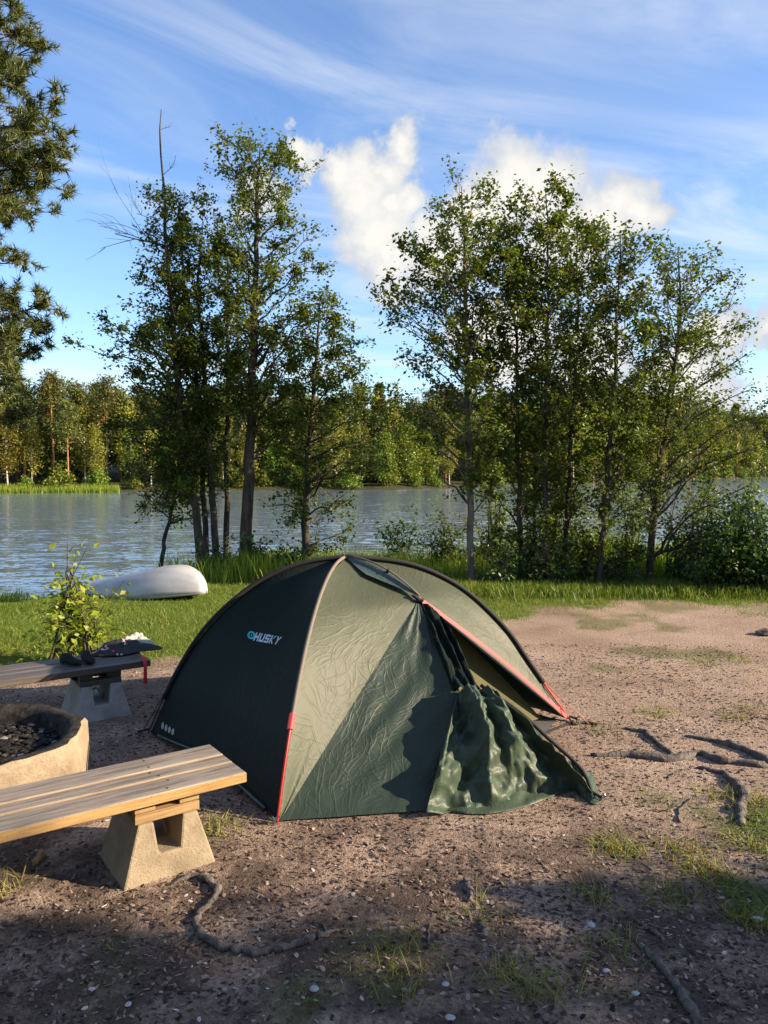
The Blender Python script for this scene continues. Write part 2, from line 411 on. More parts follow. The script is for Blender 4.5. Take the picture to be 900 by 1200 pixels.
M['soot'] = soot_mat()
def char_mat():
    b = MatB('charcoal and ash'); 
    b.set(b.ramp(b.island(), [(0, (0.010, 0.010, 0.010)), (0.84, (0.022, 0.021, 0.020)), (0.95, (0.07, 0.066, 0.062)), (1, (0.26, 0.24, 0.22))]), 0.9, 0.12); return b.m
M['char'] = char_mat()
def fabric(name, col, rough=0.42, wr=0.5, scale=1.0, trans=0.12, spec=0.5):
    b = MatB(name)
    v = b.coord((1, 1, 1))
    nz = b.nd('ShaderNodeTexNoise'); b.L.new(v, nz.inputs['Vector']); nz.inputs['Scale'].default_value = 2.5 * scale; nz.inputs['Detail'].default_value = 2
    sc = b.nd('ShaderNodeVectorMath', operation='SCALE'); b.L.new(nz.outputs['Color'], sc.inputs[0]); sc.inputs['Scale'].default_value = 0.22 / scale
    add = b.nd('ShaderNodeVectorMath', operation='ADD'); b.L.new(v, add.inputs[0]); b.L.new(sc.outputs[0], add.inputs[1])
    h = None
    for k, (ang, ln, amp) in enumerate(((0.35, 5, 1.0), (1.15, 4, 0.9), (2.0, 6, 0.9), (2.7, 4, 0.7), (0.8, 9, 0.5))):
        rt = b.nd('ShaderNodeVectorRotate', rotation_type='Y_AXIS'); b.L.new(add.outputs[0], rt.inputs['Vector']); rt.inputs['Angle'].default_value = ang
        mp = b.nd('ShaderNodeMapping'); b.L.new(rt.outputs[0], mp.inputs[0]); mp.inputs['Scale'].default_value = (ln * 0.5, ln * 0.8, ln * 3.4); mp.inputs['Location'].default_value = (k * 3.1, k, k * 2.2)
        n = b.noise(scale, 1.5, 0.5, 0, mp.outputs[0])
        ridge = b.rng(b.math('ABSOLUTE', b.math('SUBTRACT', n, 0.5)), 0.0, 0.035, 1, 0)
        msk = b.rng(b.noise(1.9 + 0.7 * k, 2), 0.44, 0.60)
        q = b.math('MULTIPLY', b.math('MULTIPLY', ridge, msk), amp); h = q if h is None else b.math('ADD', h, q)
    h = b.math('ADD', h, b.math('MULTIPLY', b.noise(4.5 * scale, 3, 0.55, 0.8), 2.2))
    c = b.mix(b.rng(b.noise(3.0, 3), 0.3, 0.7), col, tuple(0.86 * q for q in col))
    b.set(c, rough, spec); b.bump(h, wr, 0.012)
    b.put(b.p.inputs['Sheen Weight'], 0.03)
    t = b.nd('ShaderNodeBsdfTranslucent'); b.put(t.inputs[0], tuple(q * 1.3 for q in col))
    mx = b.nd('ShaderNodeMixShader'); mx.inputs[0].default_value = trans
    b.L.new(b.p.outputs[0], mx.inputs[1]); b.L.new(t.outputs[0], mx.inputs[2]); b.L.new(mx.outputs[0], b.out.inputs[0])
    return b.m
M['fly'] = fabric('sage green nylon', (0.058, 0.068, 0.038), 0.55, 0.16, spec=0.35)  # one nylon throughout; lighter copy with the sunlight put into its colour
M['fly_dark'] = fabric('dark green nylon', (0.0065, 0.0145, 0.0115), 0.6, 0.12, trans=0.04, spec=0.08)  # same nylon, darker copy with the shade put into its colour
M['door'] = fabric('bottle green nylon', (0.020, 0.038, 0.026), 0.52, 0.22, 1.2, spec=0.35)  # same nylon, the dimmer light on the vestibule put into its colour
M['flap'] = fabric('crumpled green nylon', (0.048, 0.074, 0.046), 0.50, 0.16, 1.4, spec=0.35)  # same nylon, toned between the sunlit and shaded copies
M['inner'] = fabric('olive inner tent cloth', (0.12, 0.115, 0.045), 0.7, 0.15, trans=0.3, spec=0.2)
M['hood'] = fabric('teal green nylon', (0.050, 0.080, 0.075), 0.4, 0.2)
def plain(name, col, rough=0.6, metal=0.0, spec=0.4, var=0.15, sc=30):
    b = MatB(name); n = b.noise(sc, 4)
    b.set(b.mix(n, tuple(q * (1 - var) for q in col), tuple(min(1, q * (1 + var)) for q in col)), rough, spec, metal); b.bump(n, 0.1, 0.002); return b.m
M['sleeve'] = plain('grey brown pole sleeve', (0.15, 0.125, 0.10), 0.8)
M['black_web'] = plain('black webbing', (0.014, 0.014, 0.015), 0.8)
M['red_pole'] = plain('red anodised pole', (0.55, 0.035, 0.03), 0.28, 0.6)
M['red_trim'] = plain('red trim tape', (0.62, 0.05, 0.055), 0.6)
M['cord'] = plain('dark guy cord', (0.05, 0.04, 0.035), 0.8)
M['pale_cord'] = plain('red brown cord', (0.35, 0.12, 0.09), 0.8)
M['peg'] = plain('steel peg', (0.35, 0.35, 0.36), 0.35, 1.0)
M['print'] = plain('white print', (0.46, 0.56, 0.62), 0.6)
M['teal'] = plain('teal print', (0.03, 0.36, 0.42), 0.6)
M['vent_print'] = plain('pale grey print', (0.34, 0.36, 0.36), 0.6)
M['groundsheet'] = plain('grey groundsheet', (0.10, 0.095, 0.09), 0.7)
M['hull'] = None
def hull_mat():
    b = MatB('weathered white boat hull'); n = b.noise(2.2, 5, 0.6); s = b.noise(30, 3, 0.6, 0, b.coord((1, 8, 8)))
    c = b.ramp(n, [(0.3, (0.28, 0.295, 0.31)), (0.7, (0.42, 0.43, 0.44))]); c = b.mix(b.rng(s, 0.55, 0.75, 0, 0.4), c, (0.20, 0.21, 0.21))
    b.set(c, 0.42, 0.5); b.bump(n, 0.1, 0.01); return b.m
M['hull'] = hull_mat()
M['gunwale'] = plain('grey gunwale', (0.16, 0.16, 0.16), 0.5)
M['root'] = bark_mat('grey root bark', (0.03, 0.025, 0.022), (0.19, 0.165, 0.145), 22, 0.9)
def chip_mat():
    b = MatB('bark chips and litter')
    b.set(b.ramp(b.island(), [(0, (0.022, 0.016, 0.013)), (0.45, (0.075, 0.052, 0.040)), (0.8, (0.20, 0.145, 0.11)), (0.985, (0.30, 0.235, 0.185)), (1, (0.48, 0.42, 0.36))]), 0.9, 0.2); return b.m
M['chips'] = chip_mat()
def stone_mat():
    b = MatB('pale stone'); n = b.noise(16, 5, 0.65)
    b.set(b.ramp(n, [(0.3, (0.26, 0.25, 0.25)), (0.7, (0.48, 0.47, 0.47))]), 0.85, 0.2); b.bump(n, 0.5, 0.01); return b.m
M['stone'] = stone_mat()
M['forest_floor'] = bark_mat('forest floor', (0.018, 0.022, 0.008), (0.06, 0.06, 0.022), 0.5, 0.3)
def water_mat():
    b = MatB('rippled lake water')
    acc = None
    for sc, amp, st in ((0.35, 0.04, (0.35, 1, 1)), (2.6, 0.13, (0.45, 1, 1)), (9.0, 0.13, (0.6, 1, 1))):
        n = b.nd('ShaderNodeTexNoise'); b.L.new(b.coord(st), n.inputs['Vector']); n.inputs['Scale'].default_value = sc; n.inputs['Detail'].default_value = 2; n.inputs['Distortion'].default_value = 0.3
        q = b.nd('ShaderNodeVectorMath', operation='SUBTRACT'); b.L.new(n.outputs['Color'], q.inputs[0]); q.inputs[1].default_value = (0.5, 0.5, 0.5)
        w = b.nd('ShaderNodeVectorMath', operation='MULTIPLY'); b.L.new(q.outputs[0], w.inputs[0]); w.inputs[1].default_value = (amp * 1.6, amp * 2.6, 0)
        if acc is None: acc = w.outputs[0]
        else:
            a = b.nd('ShaderNodeVectorMath', operation='ADD'); b.L.new(acc, a.inputs[0]); b.L.new(w.outputs[0], a.inputs[1]); acc = a.outputs[0]
    a = b.nd('ShaderNodeVectorMath', operation='ADD'); b.L.new(acc, a.inputs[0]); a.inputs[1].default_value = (0, 0, 1)
    nn = b.nd('ShaderNodeVectorMath', operation='NORMALIZE'); b.L.new(a.outputs[0], nn.inputs[0]); b.L.new(nn.outputs[0], b.p.inputs['Normal'])
    b.set((0.12, 0.165, 0.20), 0.12, 0.5); b.put(b.p.inputs['IOR'], 1.7); return b.m
M['water'] = water_mat()

# ------------------------------------------------------------------ the setting
def build_ground():
    def axis(parts):
        out = []
        for a, b, s in parts: out += list(np.arange(a, b - 1e-6, s))
        return np.array(out + [parts[-1][1]])
    xs = axis([(-600, -60, 90), (-60, -12, 2.0), (-12, -4, 0.25), (-4, -2.2, 0.08), (-2.2, 2.6, 0.035), (2.6, 4, 0.08), (4, 12, 0.25), (12, 60, 2.0), (60, 600, 90)])
    ys = axis([(-600, -30, 95), (-30, 0, 1.5), (0, 1.6, 0.2), (1.6, 5.2, 0.035), (5.2, 9, 0.07), (9, 20, 0.2), (20, 30, 1.0)])
    X, Y = np.meshgrid(xs, ys, indexing='ij')
    Z = ground_np(X, Y)
    V = np.stack([X, Y, Z], -1).reshape(-1, 3)
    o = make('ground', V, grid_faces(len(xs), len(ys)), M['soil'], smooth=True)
    g = lawn_mask(X, Y).ravel(); f = fore_mask(X, Y).ravel()
    hu = (np.clip(1.0 - sstep(Y, 3.0, 4.2) * 0.75 + 0.35 * (X < -1.2), 0.2, 1) * (1 - 0.85 * sstep(Y, 6.0, 7.5))).ravel()  # strongest in the foreground, where cast shade is painted in too
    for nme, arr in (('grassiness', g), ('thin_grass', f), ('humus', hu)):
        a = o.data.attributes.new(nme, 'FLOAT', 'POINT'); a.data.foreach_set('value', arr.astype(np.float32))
    o['kind'] = 'structure'
build_ground()
V = np.array([[-1500, 9.3, WATER_Z], [1500, 9.3, WATER_Z], [1500, 2500, WATER_Z], [-1500, 2500, WATER_Z]])
o = make('lake', V, [(0, 1, 2, 3)], M['water']); o['kind'] = 'structure'

SHORE_AZ = np.array([-75, -45, -30, -26.6, -19.6, -9.5, 0, 6.3, 15.5, 21.2, 26.6, 35, 50, 75.0])
SHORE_D = np.array([60, 78, 92, 97, 101, 110, 114, 126, 172, 235, 300, 330, 360, 380.0])   # along +Y where it can be seen
def shore_pt(az, back=0):
    d = float(np.interp(az, SHORE_AZ, SHORE_D)); r = d / math.cos(R(min(abs(az), 45))) + back
    return Vector((r * math.sin(R(az)), r * math.cos(R(az)), 0))
FS_BACK = np.array([-6, 0, 2, 8, 20, 45, 110, 300]); FS_Z = np.array([-2.2, -1.15, -0.7, -0.2, 0.6, 2.4, 5, 8.0])
def far_z(back): return float(np.interp(back, FS_BACK, FS_Z))
def build_far_shore():
    az = np.linspace(-75, 75, 121); V = []
    for a in az:
        for bk, zz in zip(FS_BACK, FS_Z):
            p = shore_pt(a, bk); V.append((p.x, p.y, zz))
    o = make('far_shore', V, grid_faces(len(az), len(FS_BACK))[:, ::-1].copy(), M['forest_floor'], smooth=True); o['kind'] = 'structure'
build_far_shore()

# ------------------------------------------------------------------ foliage
def leaves_np(rng, P, size, up=0.5, fold=0.25, aspect=0.62, jitter=0.35):
    """one folded diamond leaf (2 triangles) at every point"""
    n = len(P)
    nrm = rng.normal(size=(n, 3)); nrm[:, 2] = np.abs(nrm[:, 2]) + up; nrm /= np.linalg.norm(nrm, axis=1, keepdims=True)
    t = rng.normal(size=(n, 3)); t[:, 2] -= 0.5; t -= nrm * (t * nrm).sum(1, keepdims=True); t /= np.linalg.norm(t, axis=1, keepdims=True)
    s = np.cross(nrm, t); L = size * (1 + jitter * rng.uniform(-1, 1, n))[:, None]
    a = P; c = P + t * L; mid = P + t * L * 0.48
    b = mid + s * L * aspect * 0.5 + nrm * L * fold * 0.4; d = mid - s * L * aspect * 0.5 + nrm * L * fold * 0.4
    V = np.stack([a, b, c, d], 1).reshape(-1, 3)
    k = np.arange(n)[:, None] * 4
    Fq = np.concatenate([k + np.array([[0, 1, 2]]), k + np.array([[0, 2, 3]])], 1).reshape(-1, 3)
    return V, Fq
def blades_np(rng, P, h, w, lean=0.35, segs=1):
    n = len(P); a = rng.uniform(0, 2 * math.pi, n); s = np.stack([np.cos(a), np.sin(a), np.zeros(n)], 1)
    ln = rng.normal(size=(n, 2)) * lean
    h = np.broadcast_to(h, (n,)) * rng.uniform(0.55, 1.25, n); w = np.broadcast_to(w, (n,))
    tip = P + np.stack([ln[:, 0] * h, ln[:, 1] * h, h * (1 - 0.25 * np.minimum(1, np.abs(ln).sum(1)))], 1)
    l = P - s * w[:, None] / 2; r = P + s * w[:, None] / 2
    if segs == 1:
        V = np.stack([l, r, tip], 1).reshape(-1, 3); F = np.arange(n * 3).reshape(-1, 3)
    else:
        m = P + (tip - P) * 0.55; m[:, 2] += 0.12 * h
        V = np.stack([l, r, m + s * w[:, None] * 0.38, m - s * w[:, None] * 0.38, tip], 1).reshape(-1, 3)
        k = np.arange(n)[:, None] * 5
        F = np.concatenate([k + np.array([[0, 1, 2]]), k + np.array([[0, 2, 3]]), k + np.array([[3, 2, 4]])], 1).reshape(-1, 3)
    return V, F

def broadleaf(name, label, cat, path_px, depth, r0, outline, seed, n_limbs, leaf_n, leaf=0.062, leaf_m='alder_leaf', bark='alder_bark', rise=0.55,
              group=None, cluster=0.075, tip_bare=0.0, droop=0.0, base_on_ground=True):
    """trunk follows path_px (pixels, base first) at `depth`; outline rows (y_px, left_px, right_px) give the crown's reach at each height"""
    rng = np.random.default_rng(seed); leaf_n = int(leaf_n * (1.35 if seed < 20 else 1.25)); r0 = r0 * 0.85
    # base: go along the base pixel's ray to the ground near `depth`
    bx, by = path_px[0]; b0 = at(bx, by, depth); b0.z = gz(b0.x, b0.y)
    pts = [b0 - Vector((0, 0, 0.12))] + [at(x, y, depth + rng.uniform(-0.12, 0.12) * (i + 1) * 0.4) for i, (x, y) in enumerate(path_px[1:])]
    if seed != 11: pts[-1] = pts[-1] - Vector((0, 0, 0.34))
    T = smooth_path(pts, 26)
    T[3:-2, :2] += rng.normal(size=(21, 2)) * 0.012
    H = T[-1, 2] - T[0, 2]
    fr = (T[:, 2] - T[0, 2]) / H
    rad = r0 * (1 - fr) ** 0.8 + 0.006; rad[0] *= 1.5; rad[1] *= 1.15
    root = empty(name, b0); tag(root, label, cat, group)
    g = Geo(); g.add(*tube_geo(T, rad, 9)); g.build('trunk', M[bark], root, smooth=True)
    # crown profile in metres
    o = sorted(outline, key=lambda q: -q[0]); zc = np.array([at(450, q[0], depth).z for q in o])
    xl = np.array([at(q[1], q[0], depth).x for q in o]); xr = np.array([at(q[2], q[0], depth).x for q in o])
    wts = np.maximum(xr - xl, 0.3) * (np.interp((zc - zc[0]) / (zc[-1] - zc[0]), [0, 0.3, 0.55, 1], [0.55, 0.60, 1.0, 1.2]) if seed > 20 else np.interp((zc - zc[0]) / (zc[-1] - zc[0]), [0, 0.4, 1], [0.6, 0.9, 1.1])); zs = np.linspace(zc[0], zc[-1] - 0.28, 200); cw = np.cumsum(np.interp(zs, zc, wts)); cw /= cw[-1]
    B = Geo(); LP = []
    for i in range(n_limbs):
        q = (i + rng.uniform(0, 1)) / n_limbs
        z = float(np.interp(q, cw, zs)); phi = i * 2.39996 + rng.uniform(-0.4, 0.4); c, s = math.cos(phi), math.sin(phi)
        txz = np.array([np.interp(z, T[:, 2], T[:, 0]), np.interp(z, T[:, 2], T[:, 1])])
        l = txz[0] - float(np.interp(z, zc, xl)); r = float(np.interp(z, zc, xr)) - txz[0]
        dp = max(0.25, 0.5 * (l + r)); reach_x = max(r, 0.05) if c > 0 else max(l, 0.05)
        k = rng.uniform(0.55, 1.02) if i % 3 else rng.uniform(0.9, 1.04)
        tip = np.array([txz[0] + c * reach_x * k, txz[1] + s * dp * k * 0.9, z + rng.normal() * 0.06 - droop * k * 0.3])
        hr = math.hypot(tip[0] - txz[0], tip[1] - txz[1]); zs0 = max(T[1, 2] + 0.25, z - hr * rise * rng.uniform(0.6, 1.3) - 0.1)
        zs0 = min(zs0, T[-2, 2])
        st = np.array([np.interp(zs0, T[:, 2], T[:, 0]), np.interp(zs0, T[:, 2], T[:, 1]), zs0])
        md = st * 0.5 + tip * 0.5 + np.array([rng.normal() * 0.05, rng.normal() * 0.05, 0.10 * hr])
        L = smooth_path([st, md, tip], 8); L[1:-1] += rng.normal(size=(6, 3)) * 0.018 * (0.5 + hr)
        rr = float(np.interp(zs0, T[:, 2], rad)); rb = min(rr * 0.5, 0.012 + 0.014 * hr)
        B.add(*tube_geo(L, np.linspace(rb, 0.004, 8), 4, False))
        nt = int(4 + 5 * hr)
        for j in range(nt):
            u = rng.uniform(0.22, 1.0); a = L[int(u * 7)]
            dirv = (tip - st) / (np.linalg.norm(tip - st) + 1e-6) * 0.7 + rng.normal(size=3) * 0.75; dirv[2] += 0.15 - droop
            tl = (0.16 + 0.22 * hr * (1.1 - u)) * rng.uniform(0.6, 1.3)
            e = a + dirv * tl
            B.add(*tube_geo([a, a * 0.5 + e * 0.5 + rng.normal(size=3) * 0.02, e], [0.006, 0.004, 0.002], 3, False))
            LP.append((a, e)); LP.append((a * 0.4 + e * 0.6, e))
        LP.append((L[5], tip)); LP.append((tip, tip))
    LPa = np.array([p[0] for p in LP]); LPb = np.array([p[1] for p in LP])
    # clumps of unequal richness
    wt = rng.gamma(0.6, 1.0, len(LP)); wt /= wt.sum()
    idx = rng.choice(len(LP), leaf_n, p=wt); u = rng.uniform(0.15, 1.05, leaf_n)[:, None]
    P = LPa[idx] * (1 - u) + LPb[idx] * u + rng.normal(size=(leaf_n, 3)) * cluster * rng.uniform(0.3, 1.2, (leaf_n, 1))
    Vv, Ff = leaves_np(rng, P, leaf)
    B.build('branches', M[bark], root)
    make('crown', Vv, Ff, M[leaf_m], root)
    return root, T

def twig_fan(G, rng, a, b, r, depth):
    a = np.array(a, float); b = np.array(b, float); L = np.linalg.norm(b - a)
    P = smooth_path([a, a * 0.5 + b * 0.5 + rng.normal(size=3) * L * 0.08, b], 6)
    G.add(*tube_geo(P, np.linspace(r, r * 0.45, 6), 4, False))
    if depth == 0: return
    for k in range(4):
        u = rng.uniform(0.25, 1.0); p = P[int(u * 5)]
        d = (b - a) / L + rng.normal(size=3) * 0.65; d[2] += 0.2
        twig_fan(G, rng, p, p + d * L * rng.uniform(0.3, 0.55), r * 0.5, depth - 1)

# --- cluster of alders on the left bank
A_LEFT = 13.0
rA, TA = broadleaf('alder_tree', 'slender leaning alder whose bare dead tip rises highest, grey twigs on one side', 'tree',
    [(238, 673), (229, 600), (218, 545), (212, 480), (203, 370), (195, 298), (191, 195), (187, 165), (189, 128)], A_LEFT, 0.085,
    [(195, 180, 206), (235, 168, 225), (300, 160, 232), (350, 155, 240), (385, 100, 240), (410, 120, 245), (470, 118, 240), (540, 135, 230), (590, 150, 225)], 11, 62, 11500)
g = Geo(); rng = np.random.default_rng(5)
a = at(191, 292, A_LEFT); b = at(150, 272, A_LEFT - 0.2)
for (x0, y0, d0, x1, y1, d1, r, dp) in ((196, 288, 0, 135, 274, -0.2, 0.015, 2), (194, 292, 0, 155, 262, 0, 0.010, 2), (191, 205, 0, 206, 182, 0, 0.006, 1), (188, 152, 0, 199, 148, 0, 0.005, 1), (193, 268, 0, 160, 250, 0.2, 0.007, 2)):
    g = Geo(); twig_fan(g, rng, at(x0, y0, A_LEFT + d0), at(x1, y1, A_LEFT + d1), r, dp); g.build('dead_branch', M['dead_wood'], rA)
broadleaf('alder_tree', 'thin alder stem just beside the dead-tipped one, crown narrow', 'tree',
    [(244, 664), (238, 560), (234, 480), (226, 410), (216, 340), (209, 232), (208, 205)], A_LEFT + 0.5, 0.062,
    [(205, 196, 222), (250, 190, 250), (320, 180, 255), (400, 170, 260), (480, 160, 260), (560, 175, 250)], 12, 30, 4600)
broadleaf('alder_tree', 'middle alder stem of the clump leaning over the boat', 'tree',
    [(254, 663), (250, 600), (243, 505), (237, 410), (232, 330), (238, 235)], A_LEFT + 0.2, 0.075,
    [(232, 228, 250), (280, 215, 268), (350, 200, 270), (430, 190, 275), (520, 185, 270), (570, 200, 265)], 13, 32, 5200)
broadleaf('alder_tree', 'straight thin alder close beside the thick-trunked one', 'tree',
    [(265, 661), (265, 560), (267, 440), (267, 330), (263, 240)], A_LEFT + 0.9, 0.066,
    [(238, 252, 275), (300, 245, 290), (400, 235, 300), (480, 225, 300), (560, 240, 290)], 14, 26, 3600)
broadleaf('alder_tree', 'tallest thick-trunked alder with a broad tufted top', 'tree',
    [(287, 679), (290, 580), (296, 450), (300, 330), (302, 230), (305, 142)], A_LEFT - 0.1, 0.125,
    [(140, 285, 325), (165, 250, 348), (200, 252, 366), (232, 278, 352), (262, 262, 362), (300, 255, 386), (345, 258, 392), (400, 262, 410), (450, 268, 400), (500, 275, 350)], 15, 60, 12500, leaf_m='aspen_leaf', rise=0.75)
broadleaf('alder_tree', 'dark bushy alder with drooping low branches behind the tent', 'tree',
    [(357, 662), (359, 590), (364, 500), (370, 420), (375, 325)], A_LEFT + 0.2, 0.085,
    [(320, 362, 390), (370, 325, 415), (415, 312, 440), (470, 305, 450), (540, 308, 452), (590, 318, 430), (618, 335, 410)], 16, 58, 10500, droop=0.25, rise=0.35)
broadleaf('alder_tree', 'short bent alder stem leaning at the water behind the boat', 'tree',
    [(187, 671), (191, 640), (200, 605), (206, 575), (212, 530), (206, 470)], A_LEFT + 0.7, 0.05,
    [(470, 160, 240), (530, 130, 235), (580, 140, 235), (605, 160, 230)], 17, 24, 3600, rise=0.3, droop=0.2)
# --- row of young alders and aspens on the right bank
D_R = 11.2
broadleaf('alder_tree', 'pale-barked young alder at the row end nearest the tent, wide airy crown', 'tree',
    [(553, 672), (551, 600), (549, 530), (546, 430), (545, 330), (541, 190)], D_R, 0.060,
    [(186, 530, 550), (215, 505, 565), (250, 488, 582), (300, 458, 598), (350, 448, 602), (410, 448, 602), (470, 452, 600), (530, 480, 590), (570, 500, 580)], 21, 64, 11500, bark='pale_bark', leaf_m='aspen_leaf', rise=0.7)
broadleaf('alder_tree', 'thin young alder next to the pale-barked one', 'tree',
    [(611, 682), (608, 600), (606, 480), (604, 370), (606, 215)], D_R + 0.3, 0.044,
    [(215, 592, 622), (270, 565, 640), (340, 560, 645), (430, 565, 645), (520, 570, 645), (600, 575, 640), (650, 585, 640)], 22, 46, 6400, leaf_m='aspen_leaf', rise=0.8)
broadleaf('alder_tree', 'straight dark-stemmed young alder, tallest of the row in the middle', 'tree',
    [(636, 687), (639, 580), (641, 450), (641, 300), (640, 196)], D_R - 0.1, 0.048,
    [(196, 624, 655), (235, 604, 672), (300, 595, 690), (380, 600, 690), (470, 600, 690), (560, 600, 680), (640, 605, 675)], 23, 50, 7200, leaf_m='aspen_leaf', rise=0.8)
broadleaf('alder_tree', 'slightly tilted young alder in the middle of the row', 'tree',
    [(659, 678), (665, 580), (673, 470), (677, 370), (676, 228)], D_R + 0.5, 0.042,
    [(225, 664, 696), (280, 648, 712), (360, 640, 720), (450, 635, 715), (540, 635, 705), (630, 640, 700)], 24, 42, 5800, rise=0.8)
broadleaf('alder_tree', 'leafy young alder tilting towards the willow', 'tree',
    [(700, 687), (708, 600), (716, 500), (721, 420), (725, 330), (728, 245)], D_R - 0.2, 0.050,
    [(242, 712, 748), (280, 694, 762), (340, 682, 770), (420, 678, 775), (500, 680, 780), (580, 685, 770), (650, 690, 760)], 25, 52, 8200, rise=0.75)
broadleaf('willow_tree', 'leaning willow with wispy outer branches at the end of the row', 'tree',
    [(759, 698), (766, 610), (774, 540), (789, 440), (797, 370), (795, 262)], D_R + 0.1, 0.060,
    [(258, 780, 812), (290, 764, 842), (340, 750, 860), (390, 748, 880), (430, 745, 897), (480, 740, 905), (540, 745, 900), (600, 755, 890)], 26, 62, 9200, leaf=0.057, rise=0.8, cluster=0.085)
broadleaf('alder_tree', 'short slim alder standing in the undergrowth of the row', 'tree',
    [(625, 684), (627, 610), (626, 520), (624, 420)], D_R + 0.8, 0.03, [(420, 610, 640), (500, 595, 655), (600, 595, 655), (660, 600, 650)], 27, 26, 3200)
broadleaf('alder_tree', 'bare-legged slim alder between two taller stems of the row', 'tree',
    [(648, 684), (652, 600), (648, 500), (650, 400)], D_R + 0.9, 0.03, [(400, 635, 668), (500, 625, 675), (600, 625, 680)], 28, 22, 2600)

def bush(name, label, px, py, depth, rows, seed, stems, leaf_n, leaf=0.08, mat='bush_leaf', cat='bush', group=None, spread=0.5):
    """many stems from one foot; rows (y_px, left_px, right_px) as for the trees"""
    rng = np.random.default_rng(seed); b0 = at(px, py, depth); b0.z = gz(b0.x, b0.y)
    root = empty(name, b0); tag(root, label, cat, group)
    o = sorted(rows, key=lambda q: -q[0]); zc = np.array([at(450, q[0], depth).z for q in o]); xl = np.array([at(q[1], q[0], depth).x for q in o]); xr = np.array([at(q[2], q[0], depth).x for q in o])
    G = Geo(); LA = []; LB = []
    for i in range(stems):
        z = zc[0] + (zc[-1] - zc[0]) * rng.uniform(0.1, 1) ** 0.8
        x = rng.uniform(np.interp(z, zc, xl), np.interp(z, zc, xr)); hw = 0.5 * (np.interp(z, zc, xr) - np.interp(z, zc, xl))
        tip = np.array([x, b0.y + rng.uniform(-1, 1) * hw * spread, z])
        st = np.array([b0.x + rng.normal() * 0.12, b0.y + rng.normal() * 0.1, 0]); st[2] = gz(st[0], st[1]) - 0.05
        P = smooth_path([st, st * 0.45 + tip * 0.55 + np.array([(st[0] - tip[0]) * 0.15, 0, 0.1]), tip], 7)
        G.add(*tube_geo(P, np.linspace(0.016, 0.004, 7), 4, False))
        for j in range(5):
            u = rng.uniform(0.3, 1); a = P[int(u * 6)]; e = a + rng.normal(size=3) * 0.2 + np.array([0, 0, 0.06])
            G.add(*tube_geo([a, e], [0.005, 0.002], 3, False)); LA.append(a); LB.append(e)
        LA.append(P[4]); LB.append(tip)
    LA = np.array(LA); LB = np.array(LB); idx = rng.integers(0, len(LA), leaf_n); u = rng.uniform(0, 1.1, (leaf_n, 1))
    P = LA[idx] * (1 - u) + LB[idx] * u + rng.normal(size=(leaf_n, 3)) * 0.07
    P[:, 2] = np.maximum(P[:, 2], ground_np(P[:, 0], P[:, 1]) + 0.02)
    G.build('stems', M['alder_bark'], root); Vv, Ff = leaves_np(rng, P, leaf); make('foliage', Vv, Ff, M[mat], root)
    return root
bush('willow_bush', 'multi-stemmed willow bush fanning out under the leaning willow', 790, 697, D_R + 0.2, [(555, 800, 860), (600, 770, 880), (650, 765, 870), (690, 770, 830)], 31, 16, 2200, 0.06)
bush('leafy_bush', 'dense dark green bush at the end of the tree row by the soil', 862, 716, D_R - 0.6, [(585, 840, 890), (620, 812, 925), (665, 805, 940), (712, 815, 935)], 32, 30, 7500, 0.062)
bush('thin_bush', 'small sparse bush on the bank just beyond the tent', 470, 662, 14.2, [(585, 455, 485), (610, 445, 498), (640, 450, 492), (660, 460, 482)], 33, 10, 650)
for k, (px, w, top, sd) in enumerate([(585, 32, 640, 41), (618, 34, 625, 42), (655, 36, 615, 43), (690, 34, 630, 44), (728, 34, 620, 45)]):
    bush('undergrowth_bush', 'low undergrowth bush ' + ('between the pale-barked alder and its thin neighbour', 'at the foot of the thin young alder', 'under the tallest dark-stemmed alder of the row', 'before the leafy tilting alder', 'between the tilting alder and the leaning willow')[k], px, 690, D_R + (0.15 if k % 2 else -0.15),
         [(top, px - 10, px + 12), (655, px - w, px + w), (690, px - w, px + w)], sd, 8, 600, 0.06)
for k, (px, w, top, sd) in enumerate([(255, 24, 642, 46), (300, 30, 640, 47), (335, 26, 650, 48)]):
    bush('bank_bush', ('low leafy shrub at the bow of the upturned boat', 'low leafy shrub around the thick alder trunk', 'low leafy shrub between the thick alder and the bushy one')[k], px, 682, 12.6, [(top, px - 8, px + 8), (665, px - w, px + w), (686, px - w, px + w)], sd, 10, 900, 0.07)
for k, (px, top, w, sd, near) in enumerate([(520, 600, 30, 141, 'beyond the pale-barked alder'), (578, 560, 34, 142, 'beyond the thin young alder'), (660, 550, 36, 143, 'beyond the middle stems of the row'),
                                     (735, 545, 36, 144, 'beyond the leafy tilting alder'), (820, 560, 40, 145, 'beyond the leaning willow'), (885, 540, 34, 146, 'beyond the dense dark bush')]):
    bush('bank_shrub', 'tall loose yellow-green shrub on the bank ' + near, px, 690, D_R + 1.9, [(top, px - 12, px + 12), (610, px - w, px + w), (650, px - w, px + w), (675, px - w * 0.6, px + w * 0.6)], sd, 15, 1500, 0.06, 'shrub_leaf')
bush('sapling', 'yellow-green leafy sapling rising behind the dark bench', 92, 768, 6.75,
     [(655, 70, 80), (690, 62, 108), (725, 78, 130), (765, 82, 118)], 34, 14, 900, 0.068, 'sap_leaf', 'sapling', spread=0.8)

